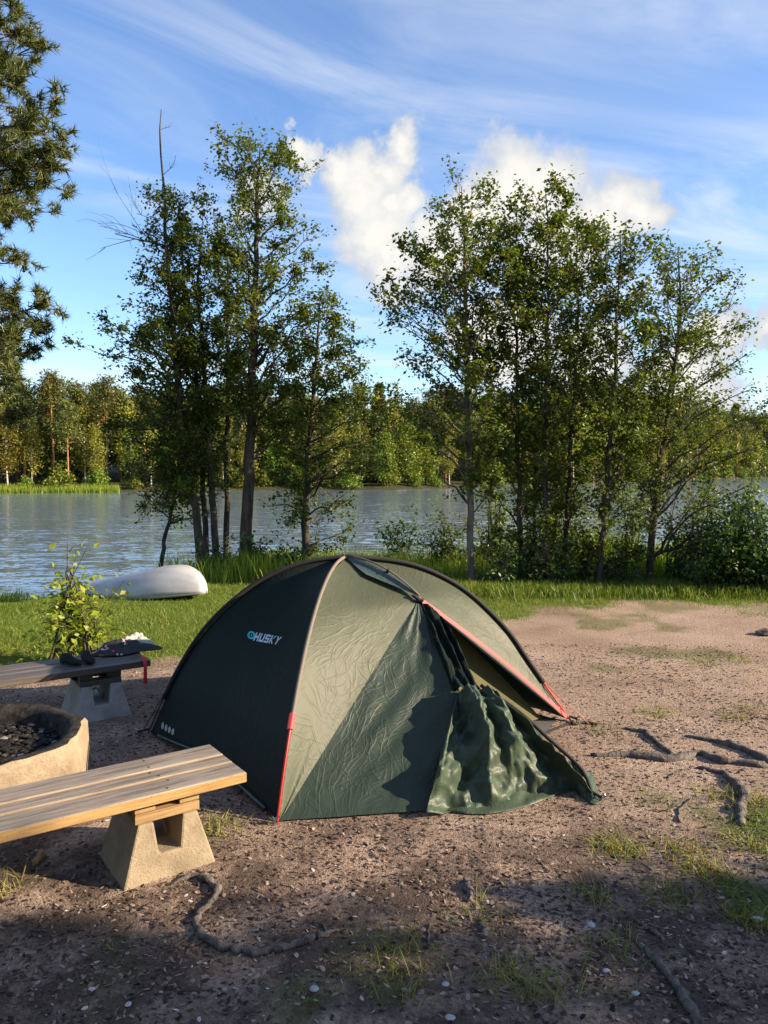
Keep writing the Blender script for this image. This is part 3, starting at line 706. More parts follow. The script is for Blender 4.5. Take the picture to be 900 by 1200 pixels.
# --- pine whose branches reach in from the side
def pine(name, label, base, H, r0, seed, z0, reach, n_br, tufts, group=None, leaf='needle', nl=0.10):
    rng = np.random.default_rng(seed); bz = gz(base[0], base[1]); root = empty(name, (base[0], base[1], bz)); tag(root, label, 'tree', group)
    zz = np.linspace(-0.15, H, 14); T = np.stack([base[0] + 0.05 * np.sin(zz * 0.6), base[1] + 0.05 * np.cos(zz * 0.5), bz + zz], 1)
    g = Geo(); g.add(*tube_geo(T, r0 * (1 - zz / (H * 1.04)) ** 0.75 + 0.01, 10)); g.build('trunk', M['pine_bark'], root, smooth=True)
    B = Geo(); TA = []; TB = []
    for i in range(n_br):
        q = (i + rng.uniform()) / n_br; z = z0 + (H - z0) * q; ph = i * 2.39996 + rng.normal() * 0.2
        Lr = reach * (math.sin(math.pi * min(1, 0.22 + 0.8 * q)) ** 0.8) * rng.uniform(0.65, 1.08) + 0.25
        st = np.array([base[0], base[1], bz + z]); dv = np.array([math.cos(ph), math.sin(ph), 0.0])
        tip = st + dv * Lr + np.array([0, 0, rng.uniform(-0.15, 0.35) * Lr * 0.6])
        P = smooth_path([st, st * 0.5 + tip * 0.5 + np.array([0, 0, -0.06 * Lr]), tip], 8); B.add(*tube_geo(P, np.linspace(0.035, 0.006, 8), 5, False))
        for j in range(int(3 + 5 * Lr)):
            u = rng.uniform(0.3, 1); a = P[int(u * 7)]; side = np.cross(dv, [0, 0, 1]) * rng.choice([-1, 1])
            e = a + (dv * 0.6 + side * rng.uniform(0.3, 1) + np.array([0, 0, rng.uniform(-0.1, 0.45)])) * rng.uniform(0.25, 0.6)
            B.add(*tube_geo([a, e], [0.009, 0.004], 3, False)); TA.append(a * 0.35 + e * 0.65); TB.append(e)
            for m_ in range(2):
                e2 = e + rng.normal(size=3) * 0.14 + np.array([0, 0, 0.05]); TA.append(e); TB.append(e2)
    TA = np.array(TA); TB = np.array(TB); n = tufts; idx = rng.integers(0, len(TA), n); u = rng.uniform(0, 1, (n, 1)) ** 0.6
    C = TA[idx] * (1 - u) + TB[idx] * u + rng.normal(size=(n, 3)) * 0.025
    dr = (TB - TA)[idx]; dr /= np.linalg.norm(dr, axis=1, keepdims=True) + 1e-6
    k = 9
    Cn = np.repeat(C, k, 0); D = np.repeat(dr, k, 0) * 0.7 + rng.normal(size=(n * k, 3)) * 0.75; D[:, 2] += 0.2; D /= np.linalg.norm(D, axis=1, keepdims=True)
    S = np.cross(D, rng.normal(size=(n * k, 3))); S /= np.linalg.norm(S, axis=1, keepdims=True)
    Vv = np.stack([Cn - S * 0.009, Cn + S * 0.009, Cn + D * nl * rng.uniform(0.7, 1.2, (n * k, 1))], 1).reshape(-1, 3)
    B.build('branches', M['dead_wood'], root); make('crown', Vv, np.arange(n * k * 3).reshape(-1, 3), M[leaf], root)
    return root
pine('pine_tree', 'tall pine with bushy needle tufts reaching in above the lake', (-7.75, 11.5), 13.5, 0.2, 51, 2.4, 2.75, 230, 62000, nl=0.15)

# --- out-of-view trees added beside and behind the photographer to shade the scene
def spruce_geo(rng, H, rad, n_br, k_leaf, leaf, z0=0.4):
    B = Geo(); zz = np.linspace(-0.15, H, 8); B.add(*tube_geo(np.stack([0 * zz, 0 * zz, zz], 1), 0.022 * H * (1 - zz / (H * 1.03)) ** 0.9 + 0.01, 7))
    P = []
    for i in range(n_br):
        q = (i + rng.uniform()) / n_br; z = z0 + (H - z0) * q; L = rad * (1 - q) ** 0.85 * rng.uniform(0.75, 1.1) + 0.1; ph = i * 2.39996
        st = np.array([0, 0, z]); e = st + np.array([math.cos(ph) * L, math.sin(ph) * L, -0.25 * L])
        u = rng.uniform(0.12, 1, k_leaf)[:, None]; sp = rng.normal(size=(k_leaf, 3)) * np.array([0.16, 0.16, 0.06]) * (0.4 + 0.35 * L)
        P.append(st * (1 - u) + e * u + sp)
    V, F = leaves_np(rng, np.concatenate(P), leaf, up=0.2, aspect=0.35)
    return B, V, F

SPRUCE = []
for k, (x, y, H, rd, lab) in enumerate([(8.6, 1.55, 3.05, 1.5, 'young spruce at the side of the worn soil, out by the path'),
                                   (10.4, 0.35, 5.5, 2.0, 'broad spruce standing behind the young one'), (7.2, -0.15, 4.9, 1.9, 'bushy spruce beside the path'),
]):
    rng = np.random.default_rng(60 + k); B, Vv, Ff = spruce_geo(rng, H, rd, 70, 150, 0.16)
    root = empty('spruce_tree', (x, y, gz(x, y))); tag(root, lab, 'tree')
    off = np.array(root.location); B.v = [q + off for q in B.v]; B.build('trunk', M['alder_bark'], root); make('crown', Vv + off, Ff, M['spruce_needle'], root)

for k, (x, y, H) in enumerate([(12.6, 9.5, 4.1), (12.0, 10.7, 4.2)]):  # out-of-view pair added to shade the foot of the tree row
    rng = np.random.default_rng(180 + k); B, Vv, Ff = spruce_geo(rng, H, 1.7, 60, 110, 0.2, 0.1)
    root = empty('spruce_tree', (x, y, gz(x, y))); tag(root, 'bushy young spruce on the bank beyond the tree row', 'tree', 'young spruces beyond the tree row')
    off = np.array(root.location); B.v = [q + off for q in B.v]; B.build('trunk', M['alder_bark'], root); make('crown', Vv + off, Ff, M['spruce_needle'], root)
for k, (x, y, H) in enumerate([(-6.5, -6.0, 10), (-2.6, -8.2, 12), (1.4, -7.0, 11), (4.6, -9.5, 12), (-4.6, -11, 13), (-10.5, -3.5, 10), (0.0, -12.5, 13)]):  # out-of-view spruces added to cut the sky light on the foreground
    rng = np.random.default_rng(160 + k); B, Vv, Ff = spruce_geo(rng, H, 2.6, 70, 110, 0.30)
    root = empty('spruce_tree', (x, y, gz(x, y))); tag(root, 'tall forest spruce standing behind the camp', 'tree', 'spruces behind the camp')
    off = np.array(root.location); B.v = [q + off for q in B.v]; B.build('trunk', M['alder_bark'], root); make('crown', Vv + off, Ff, M['spruce_needle'], root)

# ------------------------------------------------------------------ far shore wood
def far_proto(kind, seed):
    rng = np.random.default_rng(seed); B = Geo()
    if kind == 'spruce':
        B, V, F = spruce_geo(rng, 13.5, 2.5, 56, 60, 0.75, 1.0); return B, V, F, M['alder_bark'], M['far_needle']
    if kind == 'pine':
        H = 15; zz = np.linspace(-0.4, H, 8); B.add(*tube_geo(np.stack([0.1 * np.sin(zz * 0.4), 0 * zz, zz], 1), 0.17 * (1 - zz / 16) + 0.02, 7))
        P = []
        for i in range(46):
            q = rng.uniform(0, 1); z = H * (0.42 + 0.56 * q); L = (2.0 * math.sin(math.pi * (0.18 + 0.78 * q))) * rng.uniform(0.4, 1.1); ph = i * 2.4
            c = np.array([math.cos(ph) * L, math.sin(ph) * L, z + 0.15 * L]); B.add(*tube_geo([np.array([0, 0, z - 0.3]), c], [0.05, 0.015], 4, False))
            P.append(c + rng.normal(size=(62, 3)) * np.array([0.6, 0.6, 0.3]))
        V, F = leaves_np(rng, np.concatenate(P), 0.45, aspect=0.4); return B, V, F, M['pine_bark'], M['far_needle']
    if kind == 'birch':
        H = 12; zz = np.linspace(-0.4, H, 8); B.add(*tube_geo(np.stack([0.15 * np.sin(zz * 0.3), 0 * zz, zz], 1), 0.12 * (1 - zz / 12.6) + 0.015, 7))
        P = []
        for i in range(52):
            q = rng.uniform(0, 1); z = H * (0.26 + 0.74 * q); L = 1.9 * math.sin(math.pi * (0.12 + 0.84 * q)) * rng.uniform(0.35, 1.1); ph = i * 2.4
            c = np.array([math.cos(ph) * L, math.sin(ph) * L, z]); B.add(*tube_geo([np.array([0, 0, z - 0.6 * L]), c], [0.03, 0.01], 4, False))
            P.append(c + rng.normal(size=(60, 3)) * np.array([0.45, 0.45, 0.6]) + np.array([0, 0, -0.3]))
        V, F = leaves_np(rng, np.concatenate(P), 0.34); return B, V, F, M['birch_bark'], M['far_birch']
    if kind == 'round':
        H = 10.5; zz = np.linspace(-0.4, H * 0.9, 7); B.add(*tube_geo(np.stack([0.2 * np.sin(zz * 0.5), 0 * zz, zz], 1), 0.15 * (1 - zz / 11) + 0.02, 7))
        P = []
        for i in range(64):
            q = rng.uniform(0, 1); z = H * (0.16 + 0.84 * q); L = 2.5 * math.sin(math.pi * (0.16 + 0.78 * q)) * rng.uniform(0.35, 1.1); ph = i * 2.4
            c = np.array([math.cos(ph) * L, math.sin(ph) * L, z]); B.add(*tube_geo([np.array([0, 0, z - 0.7 * L]), c], [0.04, 0.01], 4, False))
            P.append(c + rng.normal(size=(62, 3)) * np.array([0.6, 0.6, 0.5]))
        V, F = leaves_np(rng, np.concatenate(P), 0.40); return B, V, F, M['alder_bark'], M['far_leaf']
    # shrub
    P = []
    for i in range(26):
        ph = i * 2.4; L = rng.uniform(0.2, 1.5); z = rng.uniform(0.3, 2.3) * (1.25 - L / 2); c = np.array([math.cos(ph) * L, math.sin(ph) * L, z])
        B.add(*tube_geo([np.array([0, 0, -0.3]), c], [0.03, 0.01], 4, False)); P.append(c + rng.normal(size=(36, 3)) * np.array([0.32, 0.32, 0.28]))
    V, F = leaves_np(rng, np.concatenate(P), 0.32); return B, V, F, M['alder_bark'], M['far_leaf']
LAB = {'spruce': ('spruce_tree', 'dark pointed spruce in the wood across the lake', 'tree', 'spruces across the lake'),
       'pine': ('pine_tree', 'tall pine with bare orange trunk in the wood across the lake', 'tree', 'pines across the lake'),
       'birch': ('birch_tree', 'pale-stemmed light green birch on the shore across the lake', 'tree', 'birches across the lake'),
       'round': ('leafy_tree', 'rounded green leafy tree in the wood across the lake', 'tree', 'leafy trees across the lake'),
       'shrub': ('shore_bush', 'low green bush at the waterline across the lake', 'bush', 'bushes along the far waterline')}
PROTO = {}
for kind, seeds in (('spruce', (71, 72)), ('pine', (73, 74)), ('birch', (75, 76)), ('round', (77, 78)), ('shrub', (79, 80))):
    lst = []
    for sd in seeds:
        B, Vv, Ff, bm_, lm_ = far_proto(kind, sd); t = make('trunk', np.concatenate(B.v), B.f, bm_, smooth=True); c = make('crown', Vv, Ff, lm_)
        COL.objects.unlink(t); COL.objects.unlink(c); lst.append((t, c))
    PROTO[kind] = lst
frng = random.Random(8)
def far_tree(kind, az, back, sc):
    nm, lab, cat, grp = LAB[kind]; p = shore_pt(az, back); root = empty(nm, (p.x, p.y, far_z(back))); tag(root, lab, cat, grp)
    root.rotation_euler = (0, 0, frng.uniform(0, 6.28)); root.scale = (sc * frng.uniform(0.9, 1.12), sc * frng.uniform(0.9, 1.12), sc)
    for q, nme in zip(frng.choice(PROTO[kind]), ('trunk', 'crown')):
        c = q.copy(); COL.objects.link(c); c.parent = root
AZ0, AZ1 = -30.0, 30.0
def az_steps(row_gap):
    a = AZ0
    while a < AZ1:
        d = float(np.interp(a, SHORE_AZ, SHORE_D)); step = math.degrees(row_gap / d); yield a + frng.uniform(-0.3, 0.3) * step, d
        a += max(step, 0.55)
for back, gap, kinds, lo, hi in ((4.0, 3.2, ['birch', 'birch', 'round', 'birch', 'round', 'pine'], 0.62, 0.95), (8.5, 2.8, ['pine', 'round', 'pine', 'birch', 'spruce', 'pine'], 0.85, 1.08),
                                 (14, 2.7, ['spruce', 'pine', 'round', 'spruce', 'pine'], 0.85, 1.1), (22, 2.7, ['spruce', 'round', 'spruce', 'pine'], 0.9, 1.15), (32, 2.8, ['round', 'spruce', 'round'], 1.0, 1.25)):
    for az, d in az_steps(gap):
        kd = frng.choice(kinds); s = frng.uniform(lo, hi) * (0.98 if -14 < az < 5 else 1.0) * (1.6 if d > 160 else 1.1 if d > 122 else 1.0)
        if kd == 'round' and back > 10: s *= 1.15
        far_tree(kd, az, back + frng.uniform(-1.6, 1.6), s)
for az, d in az_steps(4.2): far_tree('shrub', az, 2.2 + frng.uniform(-0.7, 1.2), frng.uniform(0.6, 1.25) * (1.3 if d > 160 else 1))
rng = np.random.default_rng(81)
n = 9000; az = rng.uniform(-32, -19, n); bk = rng.uniform(-1.6, 1.7, n); P = np.zeros((n, 3))
for i in range(n):
    p = shore_pt(az[i], bk[i]); P[i] = (p.x, p.y, max(far_z(bk[i]), WATER_Z - 0.1))
Vv, Ff = blades_np(rng, P, 0.95, 0.09, 0.12); tag(make('shore_reeds', Vv, Ff, M['bank_grass']), 'bright strip of reeds along the far shore', 'reeds', kind='stuff')

# ------------------------------------------------------------------ grass and litter near the camera
def scatter(rng, n, x0, x1, y0, y1, prob):
    x = rng.uniform(x0, x1, n); y = rng.uniform(y0, y1, n); k = rng.uniform(0, 1, n) < prob(x, y)
    x = x[k]; y = y[k]; return np.stack([x, y, ground_np(x, y) - 0.004], 1)
rng = np.random.default_rng(90)
inview = lambda x, y: (np.abs(x) < 0.55 * y + 0.4)
patch = lambda x, y: 0.45 + 0.75 * sstep(fbm(x * 1.3, y * 1.3, 55, 3), -0.15, 0.15)
P = scatter(rng, 520000, -9, 8, 5.4, 15.5, lambda x, y: lawn_mask(x, y) * inview(x, y) * patch(x, y) * np.clip(8.5 / y, 0.45, 1))
P = P[P[:, 2] > WATER_Z]
hh = 0.045 + 0.04 * sstep(fbm(P[:, 0] * 1.1, P[:, 1] * 1.1, 61, 2), 0, 0.25) + np.where(P[:, 0] < -1.6, 0.0, 0.10) * sstep(P[:, 1] - drop_start(P[:, 0]), -1.6, 0.5) * rng.uniform(0, 1, len(P))
dry = rng.uniform(0, 1, len(P)) < 0.10 + 0.25 * sstep(fbm(P[:, 0] * 0.8, P[:, 1] * 0.8, 71, 3), 0.0, 0.2) + 0.6 * (1 - sstep(P[:, 1], 6.3, 8.2)) * (P[:, 0] < 0.5)
Vv, Ff = blades_np(rng, P[~dry], hh[~dry], 0.007, 0.45); tag(make('lawn_grass', Vv, Ff, M['grass']), 'short green lawn grass sloping to the lake', 'grass', kind='stuff')
Vv, Ff = blades_np(rng, P[dry], hh[dry] * 1.1, 0.006, 0.5); tag(make('dry_lawn_grass', Vv, Ff, M['dry_grass']), 'yellowing grass along the worn edge of the lawn', 'grass', kind='stuff')
# tall grass on the bank and at the waterline
def bank_prob(x, y):
    t = (y - drop_start(x)) / drop_len(x)
    left = (x < -3.4) * sstep(t, 0.72, 0.9) * (1 - sstep(t, 1.02, 1.12)) * sstep(fbm(x * 0.7, y * 0.7, 31, 2), -0.12, 0.12)
    mid = (x >= -3.4) * sstep(y, 11.2, 12.2) * (1 - sstep(t, 0.95, 1.1)) * (0.35 + 0.65 * sstep(fbm(x * 0.9, y * 0.9, 33, 2), -0.1, 0.15))
    return np.clip(left + mid, 0, 1) * inview(x, y)
P = scatter(rng, 190000, -11, 10, 10.5, 20, bank_prob)
hh = np.where(P[:, 0] < -3.4, 0.30, 0.46) * (0.7 + 0.9 * sstep(fbm(P[:, 0] * 0.8, P[:, 1] * 0.8, 35, 2), -0.1, 0.25))
Vv, Ff = blades_np(rng, P, hh, 0.012, 0.28, 2); tag(make('bank_grass', Vv, Ff, M['bank_grass']), 'tall bright grass and reeds along the near bank', 'grass', kind='stuff')
# rough dark grass at the feet of the row
P = scatter(rng, 60000, 0.6, 9, 9.6, 11.9, lambda x, y: inview(x, y) * sstep(y, 9.9, 10.6))
Vv, Ff = blades_np(rng, P, 0.17, 0.009, 0.4, 2); tag(make('rough_grass', Vv, Ff, M['grass']), 'rough uncut grass at the feet of the young alders', 'grass', kind='stuff')
# tufts on the soil
P = scatter(rng, 260000, -3.0, 5.5, 1.7, 9.0, lambda x, y: fore_mask(x, y) * inview(x, y) * np.clip(2.2 / y, 0.15, 1) * (1 - lawn_mask(x, y)) * sstep(fbm(x * 5, y * 5, 63, 2), -0.1, 0.16))
Vv, Ff = blades_np(rng, P, 0.035, 0.0045, 0.6, 2); tag(make('soil_grass', Vv, Ff, M['grass']), 'sparse grass tufts scattered over the worn soil', 'grass', kind='stuff')
tx = []
for px, py, nn in [(765, 838, 60), (860, 841, 70), (878, 832, 60), (700, 855, 60), (775, 835, 50), (820, 779, 60), (733, 997, 150), (712, 994, 110), (800, 1000, 160), (835, 1030, 160), (600, 1150, 110), (640, 1160, 90), (462, 1105, 60),
                   (245, 968, 90), (258, 975, 70), (475, 1155, 60), (868, 775, 70), (885, 940, 120), (845, 935, 100), (780, 1050, 120), (880, 1080, 140), (720, 1110, 70), (870, 990, 120), (690, 1050, 80), (10, 1040, 60), (560, 1075, 40)]:
    c = on_g(px, py); q = rng.normal(size=(nn, 2)) * 0.045 * (1 + 0.12 * c.y); x = c.x + q[:, 0]; y = c.y + q[:, 1]; tx.append(np.stack([x, y, ground_np(x, y) - 0.004], 1))
P = np.concatenate(tx)
Vv, Ff = blades_np(rng, P, 0.058, 0.0050, 0.8, 2); tag(make('soil_tufts', Vv, Ff, M['dry_grass']), 'longer straggly grass tufts on the worn soil', 'grass', kind='stuff')
# bark chips, needles, small gravel
def chips(rng, P, smin, smax):
    n = len(P); a = rng.uniform(0, 6.283, n); L = rng.uniform(smin, smax, n) ; Wd = L * rng.uniform(0.18, 0.7, n); tl = rng.normal(size=(n, 2)) * 0.3
    u = np.stack([np.cos(a), np.sin(a), tl[:, 0]], 1) * L[:, None] / 2; v = np.stack([-np.sin(a), np.cos(a), tl[:, 1]], 1) * Wd[:, None] / 2
    up = np.array([0, 0, 1.0]) * (0.25 * Wd)[:, None]; C = P + np.array([0, 0, 0.006])
    V = np.stack([C - u - v * 0.6, C - u * 0.2 - v * 1.1, C + u - v * 0.3, C + u * 0.8 + v, C - u * 0.7 + v * 0.9, C + up], 1).reshape(-1, 3)
    k = np.arange(n)[:, None] * 6; F = np.concatenate([k + np.array([[i, (i + 1) % 5, 5]]) for i in range(5)], 1).reshape(-1, 3)
    return V, F
P = scatter(rng, 150000, -4, 4.5, 1.75, 7.5, lambda x, y: inview(x, y) * (1 - lawn_mask(x, y)) * np.clip((2.9 / y) ** 1.6, 0, 1) * (0.35 + 0.65 * sstep(fbm(x * 2, y * 2, 91, 3), -0.15, 0.15)))
Vv, Ff = chips(rng, P, 0.008, 0.028); tag(make('ground_litter', Vv, Ff, M['chips']), 'bark chips, needles and grit littering the worn soil', 'litter', kind='stuff')
def rock_geo(rng, r, flat=0.55):
    import itertools
    t = (1 + 5 ** 0.5) / 2
    V = np.array([(-1, t, 0), (1, t, 0), (-1, -t, 0), (1, -t, 0), (0, -1, t), (0, 1, t), (0, -1, -t), (0, 1, -t), (t, 0, -1), (t, 0, 1), (-t, 0, -1), (-t, 0, 1)], float)
    F = [(0, 11, 5), (0, 5, 1), (0, 1, 7), (0, 7, 10), (0, 10, 11), (1, 5, 9), (5, 11, 4), (11, 10, 2), (10, 7, 6), (7, 1, 8), (3, 9, 4), (3, 4, 2), (3, 2, 6), (3, 6, 8), (3, 8, 9), (4, 9, 5), (2, 4, 11), (6, 2, 10), (8, 6, 7), (9, 8, 1)]
    V = V / np.linalg.norm(V[0]) * r * rng.uniform(0.72, 1.2, (12, 1)); V[:, 2] *= flat; V[:, 0] *= rng.uniform(0.9, 1.4); return V, F
G_ = Geo(); P = scatter(rng, 1300, -3, 3.5, 1.8, 6.5, lambda x, y: inview(x, y) * (1 - lawn_mask(x, y)) * np.clip((2.6 / y) ** 2, 0, 1))
for p in P:
    v, f = rock_geo(rng, rng.uniform(0.004, 0.013)); G_.add(v + p + np.array([0, 0, 0.004]), f)
tag(G_.build('gravel', M['chips']), 'small pale pebbles strewn over the soil', 'gravel', kind='stuff')
for k, (px, py, r, lab) in enumerate([(693, 1086, 0.026, 'largest pale flat stone lying on the shaded soil by the grass'), (368, 1160, 0.020, 'small oval grey stone below the curved root'), (522, 1154, 0.015, 'small pale stone among sparse grass'),
                                      (527, 1194, 0.018, 'smooth round stone on the dark soil'), (150, 1178, 0.016, 'small grey stone on bare soil below the bench'), (745, 1165, 0.015, 'small pale stone beside the straight root'), (888, 1078, 0.024, 'pale stone half sunk in the thin grass'), (710, 1138, 0.014, 'tiny whitish stone on the litter')]):
    rg_ = np.random.default_rng(200 + k); v, f = rock_geo(rg_, r, 0.5); p = on_g(px, py); c = np.array([p.x, p.y, p.z + r * 0.18]); o = make('stone', v + c, f, M['stone'], loc=tuple(c - np.array([0, 0, r * 0.18])), smooth=True)
    md = o.modifiers.new('sub', 'SUBSURF'); md.levels = 1; md.render_levels = 2
    tag(o, lab, 'stone')

def root(px_pts, radii, label, seed, name='tree_root', cat='root', lift=0.12, bark='root', extra=()):
    rng = np.random.default_rng(seed); pts = [on_g(*p) for p in px_pts]; n = max(14, 5 * len(pts)); P = smooth_path(pts, n)
    rr = np.interp(np.linspace(0, 1, n), np.linspace(0, 1, len(radii)), radii) * (1 + 0.18 * rng.normal(size=n)).clip(0.6, 1.4)
    P[:, 0] += rng.normal(size=n) * 0.006; P[:, 1] += rng.normal(size=n) * 0.006
    P[:, 2] = ground_np(P[:, 0], P[:, 1]) + rr * lift; e = max(1, n // 10); P[0, 2] -= rr[0] * 1.4; P[-1, 2] -= rr[-1] * 1.4
    G = Geo(); G.add(*tube_geo(P, rr, 8))
    for (pa, pb, r) in extra:
        a = on_g(*pa); b = on_g(*pb); Q = smooth_path([a, (a + b) / 2 + Vector((0.01, 0.015, 0)), b], 6); Q[:, 2] = ground_np(Q[:, 0], Q[:, 1]) + r * 0.6; G.add(*tube_geo(Q, np.linspace(r, r * 0.4, 6), 6))
    o = G.build(name, M[bark], loc=tuple(P[n // 2] - np.array([0, 0, rr[n // 2]])), smooth=True); tag(o, label, cat); return o
root([(690, 886), (737, 886), (787, 891), (817, 884), (847, 893), (900, 899)], [0.012, 0.026, 0.034, 0.028, 0.03, 0.03], 'long dark surface root running across the sunlit soil', 1)
root([(730, 854), (756, 859), (771, 873), (790, 886)], [0.012, 0.02, 0.02, 0.02], 'short root curving down into the long one', 2)
root([(800, 862), (851, 873), (877, 882), (905, 894)], [0.008, 0.024, 0.03, 0.034], 'thick root slanting out beyond the long one', 3)
root([(815, 900), (847, 907), (862, 921), (871, 930), (869, 945), (867, 966)], [0.010, 0.022, 0.03, 0.034, 0.028, 0.018], 'bent knobbly root with a broken pale end', 4)
root([(200, 1037), (225, 1027), (249, 1039), (254, 1049), (242, 1066), (230, 1081), (240, 1100), (263, 1113), (297, 1118), (335, 1112), (382, 1095)], [0.006, 0.012, 0.016, 0.014, 0.012, 0.014, 0.016, 0.015, 0.014, 0.014, 0.009],
     'S-curved grey root lying below the pale bench', 5, lift=0.75, extra=[((372, 1100), (398, 1092), 0.011), ((366, 1082), (382, 1092), 0.007), ((228, 1095), (200, 1112), 0.005)])
root([(745, 1104), (767, 1127), (787, 1150), (803, 1177), (822, 1208)], [0.008, 0.012, 0.013, 0.015, 0.017], 'straight twisted root crossing the thin grass', 6, lift=0.75, extra=[((788, 1152), (775, 1148), 0.005)])
root([(743, 1076), (767, 1093), (789, 1112)], [0.005, 0.008, 0.005], 'thin root fork above the straight root', 7, lift=0.8, extra=[((768, 1094), (766, 1080), 0.006)])
root([(545, 1030), (549, 1042), (553, 1056)], [0.008, 0.016, 0.008], 'short gnarled root stub on the bare soil', 8, lift=0.6)
root([(563, 1078), (566, 1088), (568, 1101)], [0.006, 0.014, 0.008], 'small dark root stub near the grass tufts', 9, lift=0.5)
root([(782, 912), (792, 908), (803, 902)], [0.005, 0.006, 0.004], 'pale dry stick on the sunlit soil', 10, 'stick', 'stick', 0.9)
root([(795, 965), (798, 950), (815, 935)], [0.004, 0.006, 0.004], 'curved twig by the broken root', 11, 'stick', 'stick', 0.8)
root([(500, 1108), (505, 1086), (520, 1083)], [0.004, 0.005, 0.003], 'hooked twig on the shaded soil', 12, 'stick', 'stick', 0.9)
root([(40, 1014), (46, 1006), (50, 1000)], [0.010, 0.013, 0.009], 'pale wood chip under the pale bench', 13, 'wood_chip', 'chip', 0.7, bark='plank_side')
# small flat dark rock at the far edge of the soil
v, f = rock_geo(np.random.default_rng(300), 0.11, 0.4); p = on_g(899, 744); o = make('rock', v + np.array([p.x, p.y, p.z + 0.02]), f, M['root'], loc=(p.x, p.y, p.z)); tag(o, 'dark flat rock at the grass edge beyond the soil', 'rock')

# ------------------------------------------------------------------ benches
def bench(name, label, corner, ldir, width, length, ztop, top_m, side_m, conc_m, block_m, seed, sup_at):
    """corner: front end corner of the seat; planks run back from it along -ldir"""
    rng = np.random.default_rng(seed)
    L = Vector((ldir[0], ldir[1], 0)).normalized(); W = Vector((-L.y, L.x, 0))
    base = Vector((corner[0], corner[1], 0)) - L * (length / 2) + W * (width / 2); base.z = gz(base.x, base.y)
    root = empty(name, base); tag(root, label, 'bench'); root.rotation_euler = (0, 0, math.atan2(L.y, L.x))
    h = ztop - base.z
    def part(nm, V, F, mats, fm=None, parent=None):
        me = bpy.data.meshes.new(nm); me.from_pydata([tuple(v) for v in V], [], F)
        for q in mats: me.materials.append(q)
        if fm: me.polygons.foreach_set('material_index', np.array(fm, dtype=np.int32))
        me.update(); o = bpy.data.objects.new(nm, me); COL.objects.link(o); o.parent = parent or root; return o
    th = 0.046; ws = [0.36, 0.235, 0.385]; gap = 0.006; y = -width / 2
    dz = [0.0, 0.003, 0.006]
    for k, w in enumerate(ws):
        pw = (width - 2 * gap) * w; V, F = box_geo(length + rng.uniform(-0.008, 0.008), pw, th, 0.004)
        fm = [1 if i == 1 or (10 <= i <= 13) else 0 for i in range(len(F))]
        scr = [(sx_, yy_) for sx_ in sup_at for yy_ in (-0.28, 0.28)]
        o = part('plank', V, F, [side_m, top_m], fm); o.location = (rng.uniform(-0.004, 0.004), y + pw / 2, h - th + dz[k]); y += pw + gap
        for sx_, yy_ in scr:
            a8 = [2 * math.pi * q / 8 for q in range(8)]; cx_ = length / 2 - sx_ + rng.uniform(-0.02, 0.02)
            V8 = [(cx_ + 0.0055 * math.cos(t), pw * yy_ + 0.0055 * math.sin(t), z_) for z_ in (th - 0.002, th + 0.0015) for t in a8]
            part('screw', V8, [tuple(range(8, 16))] + [(q, (q + 1) % 8, 8 + (q + 1) % 8, 8 + q) for q in range(8)], [M['black_web']], parent=o)
    for sx in sup_at:
        xs = length / 2 - sx
        p = base + L * xs; g0 = min(gz(p.x + dx, p.y + dy) for dx in (-0.2, 0, 0.2) for dy in (-0.2, 0, 0.2)) - base.z - 0.015
        ct = h - th - 0.085 - 0.007                       # top of the concrete
        # U-notched trapezoid foot: outline in x-z, deep in y
        bw, tw = 0.205, 0.128; nw, nb = 0.062, 0.135
        D0, D1 = 0.185, 0.155                              # half depth at bottom and top
        def yv(z): return D0 + (D1 - D0) * (z - g0) / (ct - g0)
        out = [(-bw, g0), (bw, g0), (tw, ct), (nw, ct), (nw * 0.72, ct - nb), (-nw * 0.72, ct - nb), (-nw, ct), (-tw, ct)]
        nO = len(out); V = [(xs + x, -yv(z), z) for x, z in out] + [(xs + x, yv(z), z) for x, z in out]
        # the notch is a pocket in each face, with a web left in the middle
        F = []
        for i in range(nO):
            j = (i + 1) % nO; F.append((i, i + nO, j + nO, j))
        F += [(0, 1, 4, 5), (1, 2, 3, 4), (0, 5, 6, 7), (nO + 5, nO + 4, nO + 1, nO), (nO + 4, nO + 3, nO + 2, nO + 1), (nO + 7, nO + 6, nO + 5, nO)]
        o = part('foot', V, F, [conc_m]); mb = o.modifiers.new('bevel', 'BEVEL'); mb.width = 0.009; mb.segments = 2; mb.limit_method = 'ANGLE'
        a = np.linspace(0, math.pi, 9); pp = [(xs + 0.04 * math.cos(t), 0.0, ct - nb + 0.004 + 0.075 * math.sin(t)) for t in a]
        v, f = tube_geo(pp, 0.008, 6); part('lifting_loop', v, f, [conc_m], parent=o)
        for yy in (-0.122, 0.122):
            V, F = box_geo(0.275, 0.06, 0.042, 0.003); q = part('bearer', V, F, [block_m]); q.location = (xs, yy, ct + 0.0015)
            for bx_ in (-0.095, 0.095):
                V, F = box_geo(0.085, 0.055, 0.0405, 0.003); q2 = part('spacer_block', V, F, [block_m], parent=q); q2.location = (bx_, 0, 0.0435)
    return root
Z_T = 0.38
c0 = on_z(288, 905, Z_T); c1 = on_z(0, 975, Z_T); ld = (c0 - c1)
bench('bench', 'pale weathered plank bench on concrete feet beside the tent', c0, ld, 0.415, 2.3, Z_T, M['plank_top'], M['plank_side'], M['concrete'], M['block_wood'], 1, (0.33, 1.95))
f0 = on_z(177, 773, Z_T)
bench('bench', 'dark stained plank bench with clothes on it, beyond the fire ring', f0, ld, 0.40, 2.3, Z_T, M['tarred_top'], M['tarred_side'], M['concrete_grey'], M['tarred_side'], 2, (0.33, 1.95))
